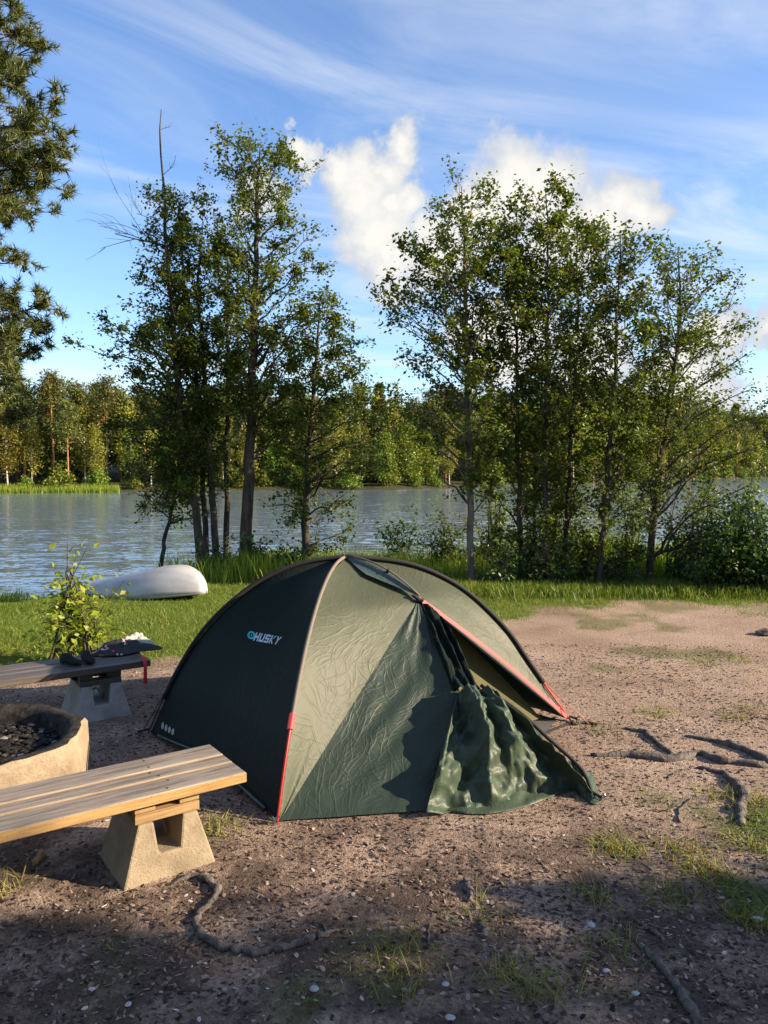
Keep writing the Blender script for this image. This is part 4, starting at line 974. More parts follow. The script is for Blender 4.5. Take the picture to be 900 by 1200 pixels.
BL = Vector((ld.x, ld.y, 0)).normalized(); BW = Vector((-BL.y, BL.x, 0))

# ------------------------------------------------------------------ fire ring
def fire_ring():
    c = Vector((-2.15, 3.90, 0)); c.z = gz(c.x, c.y); rng = np.random.default_rng(3)
    root = empty('fire_ring', c); tag(root, 'octagonal concrete fire ring with sooty rim, between the two benches', 'fire ring')
    n = 8; sub = 6; rot = math.atan2(-0.56, 0.83) + math.pi / 8
    H = 0.335 - c.z
    def ringpts(r, z, jit=0.0, rnd=0.0):
        out = []
        for i in range(n):
            a0 = rot + i * math.pi / 4; a1 = a0 + math.pi / 4
            p0 = np.array([math.cos(a0), math.sin(a0)]) * r; p1 = np.array([math.cos(a1), math.sin(a1)]) * r
            for k in range(sub):
                t = k / sub; q = p0 * (1 - t) + p1 * t
                if rnd: q = q * (1 - rnd) + q / np.linalg.norm(q) * r * 0.96 * rnd
                j = rng.normal() * jit; out.append((q[0] * (1 + j), q[1] * (1 + j), z + rng.normal() * jit * 0.5))
        return np.array(out)
    R0 = 0.60
    rows = [ringpts(R0 + 0.01, -0.06), ringpts(R0, 0.10), ringpts(R0 - 0.005, H - 0.03, 0.003), ringpts(R0 - 0.022, H - 0.004, 0.008, 0.15), ringpts(R0 - 0.06, H, 0.010, 0.4), ringpts(R0 - 0.10, H - 0.012, 0.012, 0.8), ringpts(R0 - 0.125, H - 0.05, 0.012, 1), ringpts(R0 - 0.15, 0.02, 0.006, 1)]
    m_ = n * sub; V = np.concatenate(rows) + np.array(c); F = []; fm = []
    for r in range(len(rows) - 1):
        for k in range(m_):
            F.append((r * m_ + k, r * m_ + (k + 1) % m_, (r + 1) * m_ + (k + 1) % m_, (r + 1) * m_ + k)); fm.append(0 if r < 3 else 1)
    outer = [f for f, q in zip(F, fm) if q == 0]; inner = [f for f, q in zip(F, fm) if q == 1]
    make('ring_wall', V[:4 * m_], outer, M['ring'], root); o = make('ring_lining', V[3 * m_:], [tuple(i - 3 * m_ for i in f) for f in inner], M['soot'], root, smooth=True)
    # bed of ash
    th = np.linspace(0, 2 * math.pi, 40, endpoint=False); V = [(c.x, c.y, c.z + 0.25)]
    for rr in (0.15, 0.3, 0.42, R0 - 0.12):
        for a in th: V.append((c.x + rr * math.cos(a), c.y + rr * math.sin(a), c.z + 0.25 + rng.normal() * 0.008 - 0.05 * (rr / 0.5) ** 2 * 0.4))
    F = [(0, 1 + k, 1 + (k + 1) % 40) for k in range(40)]
    for r in range(3):
        for k in range(40): F.append((1 + r * 40 + k, 1 + (r + 1) * 40 + k, 1 + (r + 1) * 40 + (k + 1) % 40, 1 + r * 40 + (k + 1) % 40))
    make('ash_bed', V, F, M['soot'], root, smooth=True)
    G = Geo()
    for i in range(1500):
        a = rng.uniform(0, 6.283); rr = 0.46 * math.sqrt(rng.uniform()); v, f = rock_geo(rng, rng.uniform(0.005, 0.02), rng.uniform(0.25, 0.6))
        G.add(v + np.array([c.x + rr * math.cos(a), c.y + rr * math.sin(a), c.z + 0.255 - 0.02 * (rr / 0.5) ** 2 + rng.uniform(0, 0.012)]), f)
    o = G.build('charcoal', M['char']); tag(o, 'black charcoal and pale ash lumps inside the fire ring', 'charcoal', kind='stuff')
fire_ring()

# ------------------------------------------------------------------ things on the dark bench
def cloth_heap(name, label, c, ax, ay, rx, ry, h, mats, fsel, seed, parent=None):
    rng = np.random.default_rng(seed); nu, nv = 34, 22; V = []
    for i in range(nu):
        for j in range(nv):
            u = -1 + 2 * i / (nu - 1); v = -1 + 2 * j / (nv - 1); r = max(abs(u), abs(v))
            env = max(0, 1 - (abs(u) ** 3)) * max(0, 1 - abs(v) ** 3)
            w = float(fbm(np.array([u * 2.4 + seed]), np.array([v * 2.4]), seed, 3)[0]); w2 = float(fbm(np.array([u * 6 + seed]), np.array([v * 6 + 4]), seed + 5, 2)[0])
            edge = 1 + 0.16 * math.sin(5 * math.atan2(v, u) + seed)
            p = Vector(c) + ax * (u * rx * edge) + ay * (v * ry * edge) + Vector((0, 0, 0.004 + env * max(0.1, (0.55 + 1.3 * w)) * h + env * abs(w2) * h * 0.9))
            V.append(tuple(p))
    F = grid_faces(nu, nv); cen = np.array(V)[F].mean(1)
    fm = None
    if len(mats) > 1:
        q = lattice(cen[:, 0] * 16 + 3, cen[:, 1] * 16, seed); fm = np.digitize(q, fsel)
    o = make(name, V, F, mats[0], parent, loc=None if parent else tuple(c), smooth=True, mats=mats, fmat=fm); sd = o.modifiers.new('thick', 'SOLIDIFY'); sd.thickness = 0.006; sd.offset = 1
    return o
M['cloth_black'] = plain('black jacket cloth', (0.015, 0.015, 0.018), 0.7); M['cloth_red'] = plain('red cloth', (0.50, 0.03, 0.04), 0.7); M['cloth_white'] = plain('off-white cloth', (0.32, 0.31, 0.28), 0.8); M['cloth_pink'] = plain('pale pink cloth', (0.45, 0.30, 0.34), 0.8)
M['shoe'] = plain('dark shoe leather', (0.010, 0.009, 0.009), 0.75, spec=0.2)
pc = on_z(146, 763, Z_T + 0.008)
jk = empty('clothes_heap', (pc.x, pc.y, Z_T + 0.007)); tag(jk, 'heap of black jacket with red and white cloth on the dark bench', 'clothes')
cloth_heap('jacket', '', (pc.x, pc.y, Z_T + 0.007), BL, BW, 0.22, 0.12, 0.08, [M['cloth_black'], M['cloth_pink'], M['cloth_black'], M['cloth_red']], [0.12, 0.2, 0.86], 4, jk)
pw_ = pc + BL * 0.10 + BW * 0.07; cloth_heap('scarf', '', (pw_.x, pw_.y, Z_T + 0.012), BL, BW, 0.12, 0.06, 0.10, [M['cloth_white'], M['cloth_red']], [0.78], 9, jk)
# red strap hanging from the bench end
s0 = on_z(166, 772, Z_T + 0.01); e_dir = -BW
G = Geo(); P = [s0 + Vector((0, 0, 0.02)), s0 + e_dir * 0.05 + Vector((0, 0, 0.012)), s0 + e_dir * 0.075 + Vector((0, 0, -0.03)), s0 + e_dir * 0.075 + Vector((0, 0, -0.10)), s0 + e_dir * 0.07 + Vector((0.004, 0, -0.16))]
Q = smooth_path(P, 14); wv = np.array(BL) * 0.011
V = np.concatenate([np.stack([Q[i] - wv * (1.4 if i > 10 else 1), Q[i] + wv]) for i in range(14)]); G.add(V, [(2 * i, 2 * i + 1, 2 * i + 3, 2 * i + 2) for i in range(13)])
o = G.build('strap', M['cloth_red'], jk); sd = o.modifiers.new('thick', 'SOLIDIFY'); sd.thickness = 0.004; o['label'] = 'bright red strap hanging over the bench edge'
def shoe(px, py, ang, label):
    p = on_z(px, py, Z_T + 0.008); rng = np.random.default_rng(int(px)); prof = [(-0.115, 0.022, 0.050), (-0.10, 0.033, 0.085), (-0.06, 0.036, 0.092), (-0.02, 0.036, 0.078), (0.03, 0.040, 0.055), (0.08, 0.040, 0.045), (0.11, 0.028, 0.036), (0.125, 0.010, 0.022)]
    V = []; n = 12
    for x, w, h in prof:
        for k in range(n):
            a = 2 * math.pi * k / n; yy = w * math.copysign(abs(math.cos(a)) ** 0.7, math.cos(a)); zz = h / 2 + h / 2 * math.copysign(abs(math.sin(a)) ** 0.7, math.sin(a)); V.append((x, yy, zz))
    F = [(r * n + k, r * n + (k + 1) % n, (r + 1) * n + (k + 1) % n, (r + 1) * n + k) for r in range(len(prof) - 1) for k in range(n)] + [tuple(range(n))[::-1], tuple((len(prof) - 1) * n + k for k in range(n))]
    V = np.array(V) * 0.78; ca, sa = math.cos(ang), math.sin(ang); V = np.stack([V[:, 0] * ca - V[:, 1] * sa + p.x, V[:, 0] * sa + V[:, 1] * ca + p.y, V[:, 2] + Z_T + 0.007], 1)
    o = make('shoe', V, F, M['shoe'], loc=(p.x, p.y, Z_T + 0.007), smooth=True); tag(o, label, 'shoe')
ba = math.atan2(BL.y, BL.x)
shoe(83, 778, ba - 1.1, 'dark shoe on the bench, the one farther from the clothes'); shoe(103, 775, ba - 1.5, 'dark shoe on the bench lying against the clothes')

# ------------------------------------------------------------------ boat
def boat():
    pr = at(242, 696, 10.0); pl = at(98, 717, 11.3)
    a = Vector((pr.x, pr.y, gz(pr.x, pr.y))); b = Vector((pl.x, pl.y, gz(pl.x, pl.y)))
    ax = (b - a); Lb = ax.length; ax.normalize(); side = Vector((-ax.y, ax.x, 0)).normalized(); up = ax.cross(side) * (1 if ax.cross(side).z > 0 else -1)
    base = (a + b) / 2; base.z = gz(base.x, base.y)
    root = empty('rowing_boat', base); tag(root, 'upturned white rowing boat lying on the lawn by the water', 'boat')
    nl, ns = 36, 33; V = []
    for i in range(nl):
        t = i / (nl - 1)                                   # 0 = rounded stem at the right, 1 = transom end
        wbm = 0.004 + 0.50 * math.sin(math.pi * 0.5 * min(1, t / 0.5)) ** 0.8 * (1 - 0.22 * max(0, t - 0.5) * 2)
        dpt = 0.012 + 0.43 * (1 - (1 - min(1, t / 0.30)) ** 2.2) ** 0.62 * (1 - 0.70 * t)
        sheer = 0.05 * (1 - t) ** 2
        for j in range(ns):
            th = math.pi * j / (ns - 1); cx = math.cos(th); sz = math.sin(th)
            w = wbm * math.copysign(abs(cx) ** 0.85, cx); h = dpt * abs(sz) ** 0.78
            st = 0.012 * ((j % 4) / 3 - 0.5)       # lapped strakes
            p = a + ax * (Lb * t) + side * (w * (1 + st * 0.8)) + up * (h * (1 + st) + 0.06 + sheer)
            V.append(tuple(p))
    F = grid_faces(nl, ns).tolist(); last = (nl - 1) * ns
    hull = make('hull', V, F, M['hull'], root, smooth=True)
    es = hull.modifiers.new('edges', 'EDGE_SPLIT'); es.split_angle = R(40)
    sd = hull.modifiers.new('thick', 'SOLIDIFY'); sd.thickness = 0.02; sd.offset = -1
    Va = np.array(V).reshape(nl, ns, 3)
    make('transom', Va[-1] + np.array(ax) * 0.004, [tuple(range(ns))], M['hull'], root)
    for jj in (0, ns - 1):
        g = Geo(); g.add(*tube_geo(Va[:, jj] + np.array([0, 0, -0.005]), 0.024, 6)); g.build('gunwale', M['gunwale'], root, smooth=True)
    g = Geo(); g.add(*tube_geo(Va[:, ns // 2] + np.array([0, 0, 0.008]), 0.018, 6)); g.build('keel', M['hull'], root, smooth=True)
boat()

# ------------------------------------------------------------------ tent
def tent():
    A = on_g(327, 964); B = on_g(176, 860); C = on_g(667, 845)
    O = at(405, 654, 0.5 * (B.y + C.y) - 0.03)
    Dd = Vector((2 * O.x - A.x + 0.15, 2 * O.y - A.y, 0)); Dd.z = gz(Dd.x, Dd.y)
    base = Vector((O.x, O.y, gz(O.x, O.y)))
    root = empty('tent', base); tag(root, 'dark green dome tent with open front flap on the worn soil', 'tent')
    def half(foot, pxs):
        n = Vector((foot.y - O.y, O.x - foot.x, 0)).normalized(); pts = [foot]
        for p in pxs: pts.append(on_plane(p[0], p[1], O, n))
        return smooth_path(pts + [O], 33)
    pB = half(B, [(205, 796), (236, 745), (270, 709), (310, 680), (355, 662)])
    pC = half(C, [(645, 815), (617, 775), (590, 737), (540, 691), (480, 663)])
    # the pole seen nearly end-on: same bow, drawn from the side ones
    def bow(foot):
        s = np.linspace(0, 1, 33); t = 1 - np.cos(s * math.pi / 2); t = 0.45 * t + 0.55 * s ** 1.35
        z = foot.z + (O.z - foot.z) * (1 - (1 - t) ** 2.25) ** 0.92
        return np.stack([foot.x + (O.x - foot.x) * t, foot.y + (O.y - foot.y) * t, z], 1)
    pA = bow(A); pD = bow(Dd)
    hub = np.array(O)
    V_ = on_plane(490, 702, Vector((0, 4.72, 0)), Vector((0.2, 1, 0)).normalized())
    P_ = on_g(694, 936)
    nAVP = (P_ - A).cross(V_ - A).normalized()
    if nAVP.y > 0: nAVP = -nAVP
    G_ = on_plane(540, 812, A, nAVP); W_ = on_g(500, 953, 0.012)
    def lerp(a, b, t): return np.asarray(a)[None] * (1 - t)[:, None] + np.asarray(b)[None] * t[:, None]
    s = np.linspace(0, 1, 33)
    def panel(name, Lc, Rc, mat, sag, lift=0.03, nv=26, seed=1, parent=root, out=None, wr=0.006):
        """cloth stretched between two curves that run from the ground to the top"""
        t = np.linspace(0, 1, nv); Pm = Lc[:, None] * (1 - t)[None, :, None] + Rc[:, None] * t[None, :, None]
        ctr = np.array([O.x, O.y, 0.35]); d = Pm - ctr; d /= np.linalg.norm(d, axis=2, keepdims=True)
        S, T = np.meshgrid(np.linspace(0, 1, len(Lc)), t, indexing='ij')
        amt = -sag * np.sin(math.pi * T) * np.sin(math.pi * np.clip(S * 0.85 + 0.1, 0, 1))
        amt = amt + wr * fbm(S * 9, T * 7, seed, 3) * np.minimum(1, 6 * T) * np.minimum(1, 6 * (1 - T))
        # pull lines running to the corners
        amt = amt + 0.010 * np.sin(9 * T + 7 * S) * (1 - S) ** 2 * np.sin(math.pi * T)
        Pm = Pm + d * amt[:, :, None]; Pm[0, :, 2] += lift * np.sin(math.pi * t) + 0.012; 
        o = make(name, Pm.reshape(-1, 3), grid_faces(len(Lc), nv), mat, parent, smooth=True); return o, Pm
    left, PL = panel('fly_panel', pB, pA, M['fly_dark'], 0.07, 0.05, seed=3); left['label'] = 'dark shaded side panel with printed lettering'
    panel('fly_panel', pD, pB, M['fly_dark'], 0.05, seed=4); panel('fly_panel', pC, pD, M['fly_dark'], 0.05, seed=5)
    k = 0.80
    def via(foot): return np.concatenate([lerp(foot, V_, np.linspace(0, 1, 27)), lerp(V_, hub, np.linspace(0, 1, 7))[1:]])
    vA = via(A); vC = via(C + Vector((-0.03, -0.02, 0.02)))
    # parameter shared with the pole: resample the pole so that rows stay level
    def resample(P, zs):
        return np.stack([np.interp(zs, P[:, 2], P[:, i]) for i in range(3)], 1)
    zA = vA[:, 2].copy(); zA[0] = pA[0, 2]; zA = np.clip(zA, pA[0, 2], O.z)
    rowsA = resample(pA, np.maximum.accumulate(zA)); zC = np.maximum.accumulate(np.clip(vC[:, 2], pC[0, 2], O.z)); rowsC = resample(pC, zC)
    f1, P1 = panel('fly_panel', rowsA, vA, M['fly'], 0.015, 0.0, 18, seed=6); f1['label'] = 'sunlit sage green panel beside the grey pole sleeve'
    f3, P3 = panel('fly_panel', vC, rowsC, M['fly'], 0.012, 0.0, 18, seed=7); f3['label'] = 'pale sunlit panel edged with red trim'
    # vent hood: small brow between apex and the door top
    hb = []
    hv = np.linspace(0, 1, 10)
    up_n = Vector((0.25, -0.5, 0.83)).normalized()
    eL = np.array(pA[28]) ; eR = np.array(pC[28])
    for i, q in enumerate(hv):
        row = []
        ridge = np.array(O) * (1 - q) + np.array(V_) * q + np.array(up_n) * (0.012 + 0.045 * math.sin(math.pi * q))
        for j, w in enumerate(np.linspace(-1, 1, 15)):
            side = eL if w < 0 else eR
            sp = np.array(O) * (1 - q) + (np.array(side) * 0.75 + np.array(O) * 0.25) * q
            sp = sp * (1 - 0.35 * q) + np.array(V_) * 0.35 * q
            p = ridge * (1 - abs(w)) + sp * abs(w) + np.array(up_n) * (0.012 + 0.006 * math.sin(w * 22) * q * (1 - abs(w)))
            row.append(p)
        hb.append(row)
    hb = np.array(hb); make('vent_hood', hb.reshape(-1, 3), grid_faces(10, 15), M['hood'], root, smooth=True)
    g = Geo(); st = np.array([np.array(O) * (1 - q) + np.array(V_) * q + np.array(up_n) * (0.03 + 0.055 * math.sin(math.pi * q)) for q in hv]); g.add(*tube_geo(st, 0.006, 6)); pl = g.build('hood_strut', M['sleeve'], root, smooth=True)
    g = Geo(); g.add(*tube_geo([st[5] - np.array(up_n) * 0.035, st[5] + np.array(up_n) * 0.006], 0.010, 6)); g.build('clip', M['black_web'], pl)
    g = Geo(); vv = np.array(V_); g.add(*tube_geo([vv + np.array([-0.035, -0.02, 0.03]), vv + np.array([0.0, -0.03, 0.005]), vv + np.array([0.03, -0.02, -0.004])], 0.013, 6)); g.build('toggle', M['black_web'], root)
    # vestibule panel between pole foot, door top and the gathered door
    nu, nv = 30, 30; Pm = np.zeros((nu, nv, 3))
    for i in range(nu):
        a = i / (nu - 1); l = np.array(A) * (1 - a) + np.array(V_) * a; r = np.array(W_) * (1 - a) + np.array(G_) * a if a < 0.001 else None
        rr = np.array(W_) + (np.array(G_) - np.array(W_)) * min(1, a / 0.62) if a < 0.62 else np.array(G_) + (np.array(V_) - np.array(G_)) * (a - 0.62) / 0.38
        for j in range(nv):
            t = j / (nv - 1); Pm[i, j] = l * (1 - t) + rr * t
    S, T = np.meshgrid(np.linspace(0, 1, nu), np.linspace(0, 1, nv), indexing='ij')
    am = -0.03 * np.sin(math.pi * T) * np.sin(math.pi * S) + 0.03 * fbm(S * 5 + T * 3, T * 4 - S * 2, 9, 3) * np.minimum(1, 5 * T * (1 - T) * 2) + 0.012 * np.sin((T * 5 - S * 4) * 4) * T * (1 - S) * S * 3
    Pm += np.array(nAVP) * am[:, :, None]; Pm[0, :, 2] = np.maximum(Pm[0, :, 2], 0.01)
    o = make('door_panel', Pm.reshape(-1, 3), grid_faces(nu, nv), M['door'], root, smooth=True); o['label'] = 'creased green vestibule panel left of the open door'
    # gathered door cloth hanging below the door top
    def worley(u, v, seed):
        rg_ = np.random.default_rng(seed); best = np.full(u.shape, 9.0); n_ = int((u.max() - u.min() + 2) * (v.max() - v.min() + 2))
        for _ in range(n_):
            a_, b_ = rg_.uniform(u.min() - 1, u.max() + 1), rg_.uniform(v.min() - 1, v.max() + 1); th_ = rg_.uniform(0, math.pi); st_ = rg_.uniform(0.45, 1.0)
            du, dv = u - a_, v - b_; p_, q_ = du * math.cos(th_) + dv * math.sin(th_), -du * math.sin(th_) + dv * math.cos(th_)
            best = np.minimum(best, np.sqrt((p_ * st_) ** 2 + q_ ** 2 + 0.002))
        return best
    def cloth(name, top, bot, mat, folds, amp, seed, nu=40, nv=26, outw=nAVP, label=None, thick=True, bulge=0.0):
        Tp = smooth_path(top, nu); Bt = smooth_path(bot, nu); rng = np.random.default_rng(seed); t = np.linspace(0, 1, nv); Pm = Tp[:, None] * (1 - t)[None, :, None] + Bt[:, None] * t[None, :, None]
        U, Tt = np.meshgrid(np.linspace(0, 1, nu), t, indexing='ij')
        ph = fbm(U * 3 + seed, Tt * 1.8, seed, 2) * 9
        tri = 2 / math.pi * np.arcsin(np.sin(folds * 2 * math.pi * U + ph)); tri = 0.6 * tri + 0.4 * np.sin(folds * 2 * math.pi * U + ph)
        fo = tri * amp * (0.25 + 0.75 * np.sin(math.pi * np.clip(Tt * 0.9 + 0.08, 0, 1))) + 1.6 * amp * fbm(U * 9, Tt * 7, seed + 3, 3) + bulge * np.sin(math.pi * Tt) * np.sin(math.pi * np.clip(U, 0.05, 0.95))
        cr = np.abs(fbm(U * 6 + 2 * Tt, Tt * 6 - U, seed + 8, 3)) * 1.8 * amp; fo = fo + 0.5 * cr + amp * (1.5 * worley(U * 5, Tt * 4, seed + 40) + 1.0 * worley(U * 11, Tt * 9, seed + 41) - 1.2)
        Pm = Pm + np.array(outw) * fo[:, :, None]
        gzv = ground_np(Pm[..., 0], Pm[..., 1]) + 0.006; Pm[..., 2] = np.maximum(Pm[..., 2], gzv)
        o = make(name, Pm.reshape(-1, 3), grid_faces(nu, nv), mat, root, smooth=True); 
        if thick: md = o.modifiers.new('thick', 'SOLIDIFY'); md.thickness = 0.003
        if label: o['label'] = label
        return o
    pp = lambda x, y, off=0.0: on_plane(x, y, A, nAVP) + nAVP * off
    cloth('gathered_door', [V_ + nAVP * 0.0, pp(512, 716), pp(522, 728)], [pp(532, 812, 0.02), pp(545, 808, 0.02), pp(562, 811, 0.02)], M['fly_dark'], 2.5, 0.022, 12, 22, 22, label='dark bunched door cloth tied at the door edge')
    cloth('door_flap', [pp(534, 817, 0.03), pp(545, 811, 0.05), pp(557, 810, 0.05), pp(571, 812, 0.03), pp(580, 819, 0.03)],
          [on_g(497, 957), on_g(530, 954), on_g(566, 948), on_g(604, 942), on_g(645, 934), on_g(678, 930), on_g(702, 938)], M['flap'], 3.2, 0.050, 7, 150, 84, label='crumpled green door flap sagging to the ground', bulge=0.10)
    cloth('flap_hem', [on_g(535, 930, 0.05), on_g(580, 922, 0.06), on_g(630, 908, 0.05), on_g(672, 905, 0.05)], [on_g(520, 952), on_g(560, 956), on_g(605, 950), on_g(660, 930)], M['flap'], 3, 0.012, 31, 40, 12, outw=Vector((0, -0.3, 0.95)), label='pale hem of the door flap lying on the soil')
    cloth('flap_corner', [pp(668, 892, 0.02), pp(682, 905, 0.03), on_g(692, 915, 0.05)], [on_g(676, 930), on_g(694, 944), on_g(706, 941)], M['flap'], 1.5, 0.012, 17, 18, 14)
    g = Geo(); g.add(*tube_geo(smooth_path([pp(562, 806, 0.03), pp(605, 838, 0.045), pp(640, 869, 0.04), pp(680, 905, 0.03), P_ + Vector((0, 0, 0.02))], 20), 0.011, 6)); g.build('flap_edge', M['black_web'], root, smooth=True)
    # red trim along the open door edge
    tr = lerp(V_, C + Vector((-0.03, -0.02, 0.035)), np.linspace(0, 1, 24)); tr[:, 2] += 0.028 * np.sin(np.linspace(0, math.pi, 24)); nr = np.cross(np.gradient(tr, axis=0), np.array([0.4, -0.8, 0.4])); nr /= np.linalg.norm(nr, axis=1, keepdims=True)
    nr[nr[:, 2] < 0] *= -1
    off = np.array([0.10, -0.22, 0.12]) * 0.05
    V = np.concatenate([np.stack([tr[i] - nr[i] * 0.013 + off, tr[i] + nr[i] * 0.011 + off]) for i in range(24)]); o = make('door_trim', V, [(2 * i, 2 * i + 1, 2 * i + 3, 2 * i + 2) for i in range(23)], M['red_trim'], root); md = o.modifiers.new('thick', 'SOLIDIFY'); md.thickness = 0.005; md.offset = 0
    # inner tent wall behind the opening, and the groundsheet
    ia = A.lerp(O, 0.20); ic = C.lerp(O, 0.13); ia.z = gz(ia.x, ia.y) + 0.03; ic.z = gz(ic.x, ic.y) + 0.03; it = V_.lerp(O, 0.25) + Vector((0, 0, -0.06)); il = A.lerp(O, 0.3); 
    Pm = np.zeros((20, 20, 3))
    for i, a in enumerate(np.linspace(0, 1, 20)):
        for j, t in enumerate(np.linspace(0, 1, 20)):
            bt = np.array(ia) * (1 - t) + np.array(ic) * t; tp = np.array(it) + (np.array(rowsA[20]) * (1 - t) + np.array(rowsC[20]) * t - np.array(it)) * 0.25
            Pm[i, j] = bt * (1 - a) + tp * a + np.array([0.02, 0.05, 0]) * math.sin(math.pi * a)
    make('inner_tent', Pm.reshape(-1, 3), grid_faces(20, 20), M['inner'], root, smooth=True)
    gs = []
    for p in (A.lerp(O, 0.06), P_.lerp(O, 0.28), C.lerp(O, 0.06), Dd.lerp(O, 0.06), B.lerp(O, 0.06)): gs.append(p)
    cen = Vector((O.x, O.y, 0)); nn = len(gs); V = []; F = []
    for r in range(9):
        q = r / 8
        for i in range(nn):
            for k2 in range(6):
                p = gs[i].lerp(gs[(i + 1) % nn], k2 / 6); x = cen.x + (p.x - cen.x) * q; y = cen.y + (p.y - cen.y) * q; V.append((x, y, gz(x, y) + 0.014))
    m_ = nn * 6
    for r in range(8):
        for k2 in range(m_): F.append((r * m_ + k2, r * m_ + (k2 + 1) % m_, (r + 1) * m_ + (k2 + 1) % m_, (r + 1) * m_ + k2))
    make('groundsheet', V, F, M['groundsheet'], root, smooth=True)
    # poles and their sleeves
    def along(P, a, b, n=30):
        return np.stack([np.interp(np.linspace(a, b, n), np.linspace(0, 1, len(P)), P[:, i]) for i in range(3)], 1)
    up = np.array([0, 0, 0.008])
    def sl(P, a, b, mat, nm, r, outv):
        g = Geo(); g.add(*tube_geo(along(P, a, b) + up + np.array(outv), r, 8)); return g.build(nm, mat, root, smooth=True)
    zf = lambda P, z: float(np.interp(z, P[:, 2], np.linspace(0, 1, len(P))))
    aA = zf(pA, 0.42); aC = zf(pC, 0.26); aB = zf(pB, 0.22)
    outA = (-0.006, -0.016, 0.0)
    sl(pA, aA, 1.0, M['sleeve'], 'pole_sleeve', 0.011, outA); sl(pA, 0.0, aA, M['red_pole'], 'pole', 0.0065, outA)
    sl(pC, aC, 1.0, M['black_web'], 'pole_sleeve', 0.015, (0.008, -0.004, 0.004)); sl(pC, 0.0, aC, M['red_pole'], 'pole', 0.006, (0.008, -0.004, 0))
    sl(pB, aB, 1.0, M['black_web'], 'pole_sleeve', 0.014, (-0.008, -0.004, 0.004)); sl(pB, 0.0, aB, M['cord'], 'pole', 0.006, (-0.012, -0.004, 0))
    sl(pD, 0.0, 1.0, M['black_web'], 'pole_sleeve', 0.014, (0.008, 0.006, 0.0))
    g = Geo(); q = along(pA, aA - 0.02, aA + 0.02, 4) + up + np.array(outA); g.add(*tube_geo(q, 0.017, 8)); g.build('sleeve_end', M['red_trim'], root)
    g = Geo(); g.add(*tube_geo([np.array(O) + np.array([0.0, 0.0, 0.004]), np.array(O) + np.array([0, 0, 0.028])], [0.03, 0.018], 10)); g.build('crown_hub', M['sleeve'], root)
    # corner pegs, straps, guy lines
    for p, dx, dy in ((A, -0.02, -0.03), (B, -0.07, -0.02), (C, 0.05, -0.02), (P_, 0.04, -0.04)):
        q = np.array([p.x + dx, p.y + dy, 0]); q[2] = gz(q[0], q[1]); g = Geo(); g.add(*tube_geo([q + np.array([-dx * 0.3, -dy * 0.3, -0.12]), q + np.array([0, 0, 0.035]), q + np.array([dx * 0.3, dy * 0.3, 0.045])], 0.005, 6)); g.build('peg', M['peg'], root)
        g = Geo(); g.add(*tube_geo([np.array(p) + np.array([0, 0, 0.035]), q + np.array([0, 0, 0.022])], 0.008, 5)); g.build('peg_loop', M['black_web'], root)
    g = Geo(); g.add(*tube_geo([along(pC, aC, aC, 1)[0] + np.array([0.02, -0.01, 0]), np.array(on_g(690, 850)) + np.array([0, 0, 0.01])], 0.0035, 5)); g.build('guy_line', M['pale_cord'], root)
    g = Geo(); g.add(*tube_geo([along(pB, aB + 0.05, aB + 0.05, 1)[0] + np.array([-0.02, -0.01, 0.0]), np.array(on_g(163, 866)) + np.array([0, 0, 0.01])], 0.004, 5)); g.build('guy_line', M['cord'], root)
    sp = smooth_path([C + Vector((0.02, -0.02, 0)), on_g(672, 850), on_g(684, 848), on_g(700, 850)], 12); sp[:, 2] = ground_np(sp[:, 0], sp[:, 1]) + 0.008
    g = Geo(); g.add(*tube_geo(sp, 0.010, 5)); g.build('strap', M['black_web'], root)
    sp = smooth_path([on_g(665, 850), on_g(645, 858), on_g(632, 864)], 10); sp[:, 2] = ground_np(sp[:, 0], sp[:, 1]) + 0.008
    g = Geo(); g.add(*tube_geo(sp, 0.008, 5)); g.build('strap', M['black_web'], root)
    # pale piping at the foot of the shaded panel
    pip = PL[0] + np.array([0, -0.004, 0.0]); g = Geo(); g.add(*tube_geo(pip[2:-2] + np.array([-0.004, -0.004, 0.004]), 0.008, 5)); g.build('hem_cord', M['hood'], root, smooth=True)
    # lettering printed on the shaded panel
    bv = BVHTree.FromPolygons([Vector(v) for v in PL.reshape(-1, 3)], grid_faces(PL.shape[0], PL.shape[1]).tolist())
    def drape(px, py, off):
        d = pix_dir(px, py).normalized(); h = bv.ray_cast(EYE, d); 
        if h[0] is None: return on_plane(px, py, A, Vector((0.6, 0.7, 0)))
        return h[0] - d * off
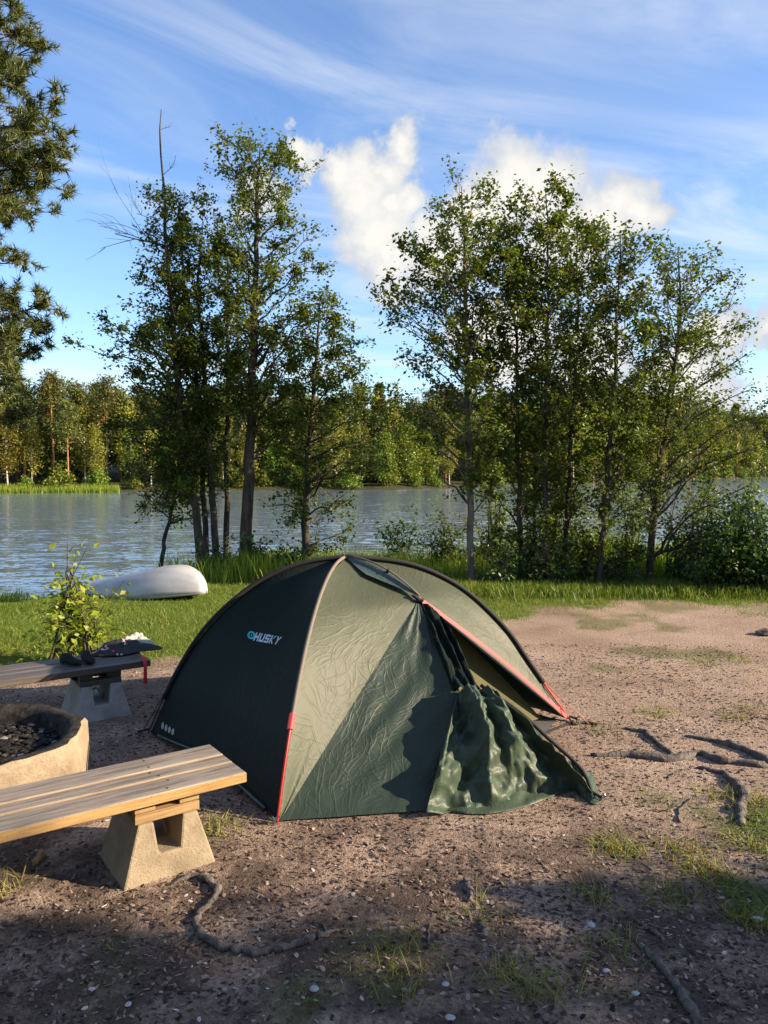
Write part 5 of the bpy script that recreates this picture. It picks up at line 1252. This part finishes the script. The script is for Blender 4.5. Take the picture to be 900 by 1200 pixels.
    LT = {'H': [[(0, 0), (.26, 0), (.26, 1), (0, 1)], [(.74, 0), (1, 0), (1, 1), (.74, 1)], [(.26, .38), (.74, .38), (.74, .62), (.26, .62)]],
          'U': [[(0, 0), (.26, 0), (.26, 1), (0, 1)], [(.74, 0), (1, 0), (1, 1), (.74, 1)], [(.26, 0), (.74, 0), (.74, .24), (.26, .24)]],
          'S': [[(0, .78), (1, .78), (1, 1), (0, 1)], [(0, .61), (.27, .61), (.27, .78), (0, .78)], [(0, .39), (1, .39), (1, .61), (0, .61)], [(.73, .22), (1, .22), (1, .39), (.73, .39)], [(0, 0), (1, 0), (1, .22), (0, .22)]],
          'K': [[(0, 0), (.26, 0), (.26, 1), (0, 1)], [(.26, .40), (.72, 1), (1, 1), (.40, .5)], [(.26, .40), (.40, .5), (1, 0), (.70, 0)]],
          'Y': [[(0, 1), (.28, 1), (.5, .66), (.37, .5)], [(.72, 1), (1, 1), (.63, .5), (.5, .66)], [(.37, 0), (.63, 0), (.63, .5), (.5, .66), (.37, .5)]]}
    tl, bl_, tr_, br = (300.5, 741.0), (296.6, 750.6), (331.6, 746.8), (326.0, 755.6)
    tx = Geo(); x0 = 0.0
    for ch in 'HUSKY':
        for poly in LT[ch]:
            q = []
            for (u, v) in poly:
                U = (x0 + u * 0.84) / 5; bx_ = bl_[0] + (br[0] - bl_[0]) * U; by_ = bl_[1] + (br[1] - bl_[1]) * U; tx_ = tl[0] + (tr_[0] - tl[0]) * U; ty_ = tl[1] + (tr_[1] - tl[1]) * U
                q.append(tuple(drape(bx_ + (tx_ - bx_) * v, by_ + (ty_ - by_) * v, 0.006)))
            tx.add(q, [tuple(range(len(q)))])
        x0 += 1.0
    tx.build('lettering', M['print'], root)
    rg = []; n = 24
    for r in (4.7, 2.4):
        for k2 in range(n): a = 2 * math.pi * k2 / n; rg.append(tuple(drape(294.6 + r * math.cos(a), 744.3 + r * 1.02 * math.sin(a), 0.006)))
    make('ring_emblem', rg, [(k2, (k2 + 1) % n, n + (k2 + 1) % n, n + k2) for k2 in range(n)], M['teal'], root)
    make('emblem_dot', [tuple(drape(294.8 + 0.8 * math.cos(2 * math.pi * k2 / 8), 744.3 + 0.8 * math.sin(2 * math.pi * k2 / 8), 0.006)) for k2 in range(8)], [tuple(range(8))], M['print'], root)
    for (x, y) in ((190.5, 850.5), (194.5, 853), (198.5, 855.3), (202.5, 857.5)):
        make('print_mark', [tuple(drape(x + 1.5 * math.cos(2 * math.pi * k2 / 12) - 0.35 * math.sin(2 * math.pi * k2 / 12), y + 4.0 * math.sin(2 * math.pi * k2 / 12), 0.006)) for k2 in range(12)], [tuple(range(12))], M['vent_print'], root)
tent()
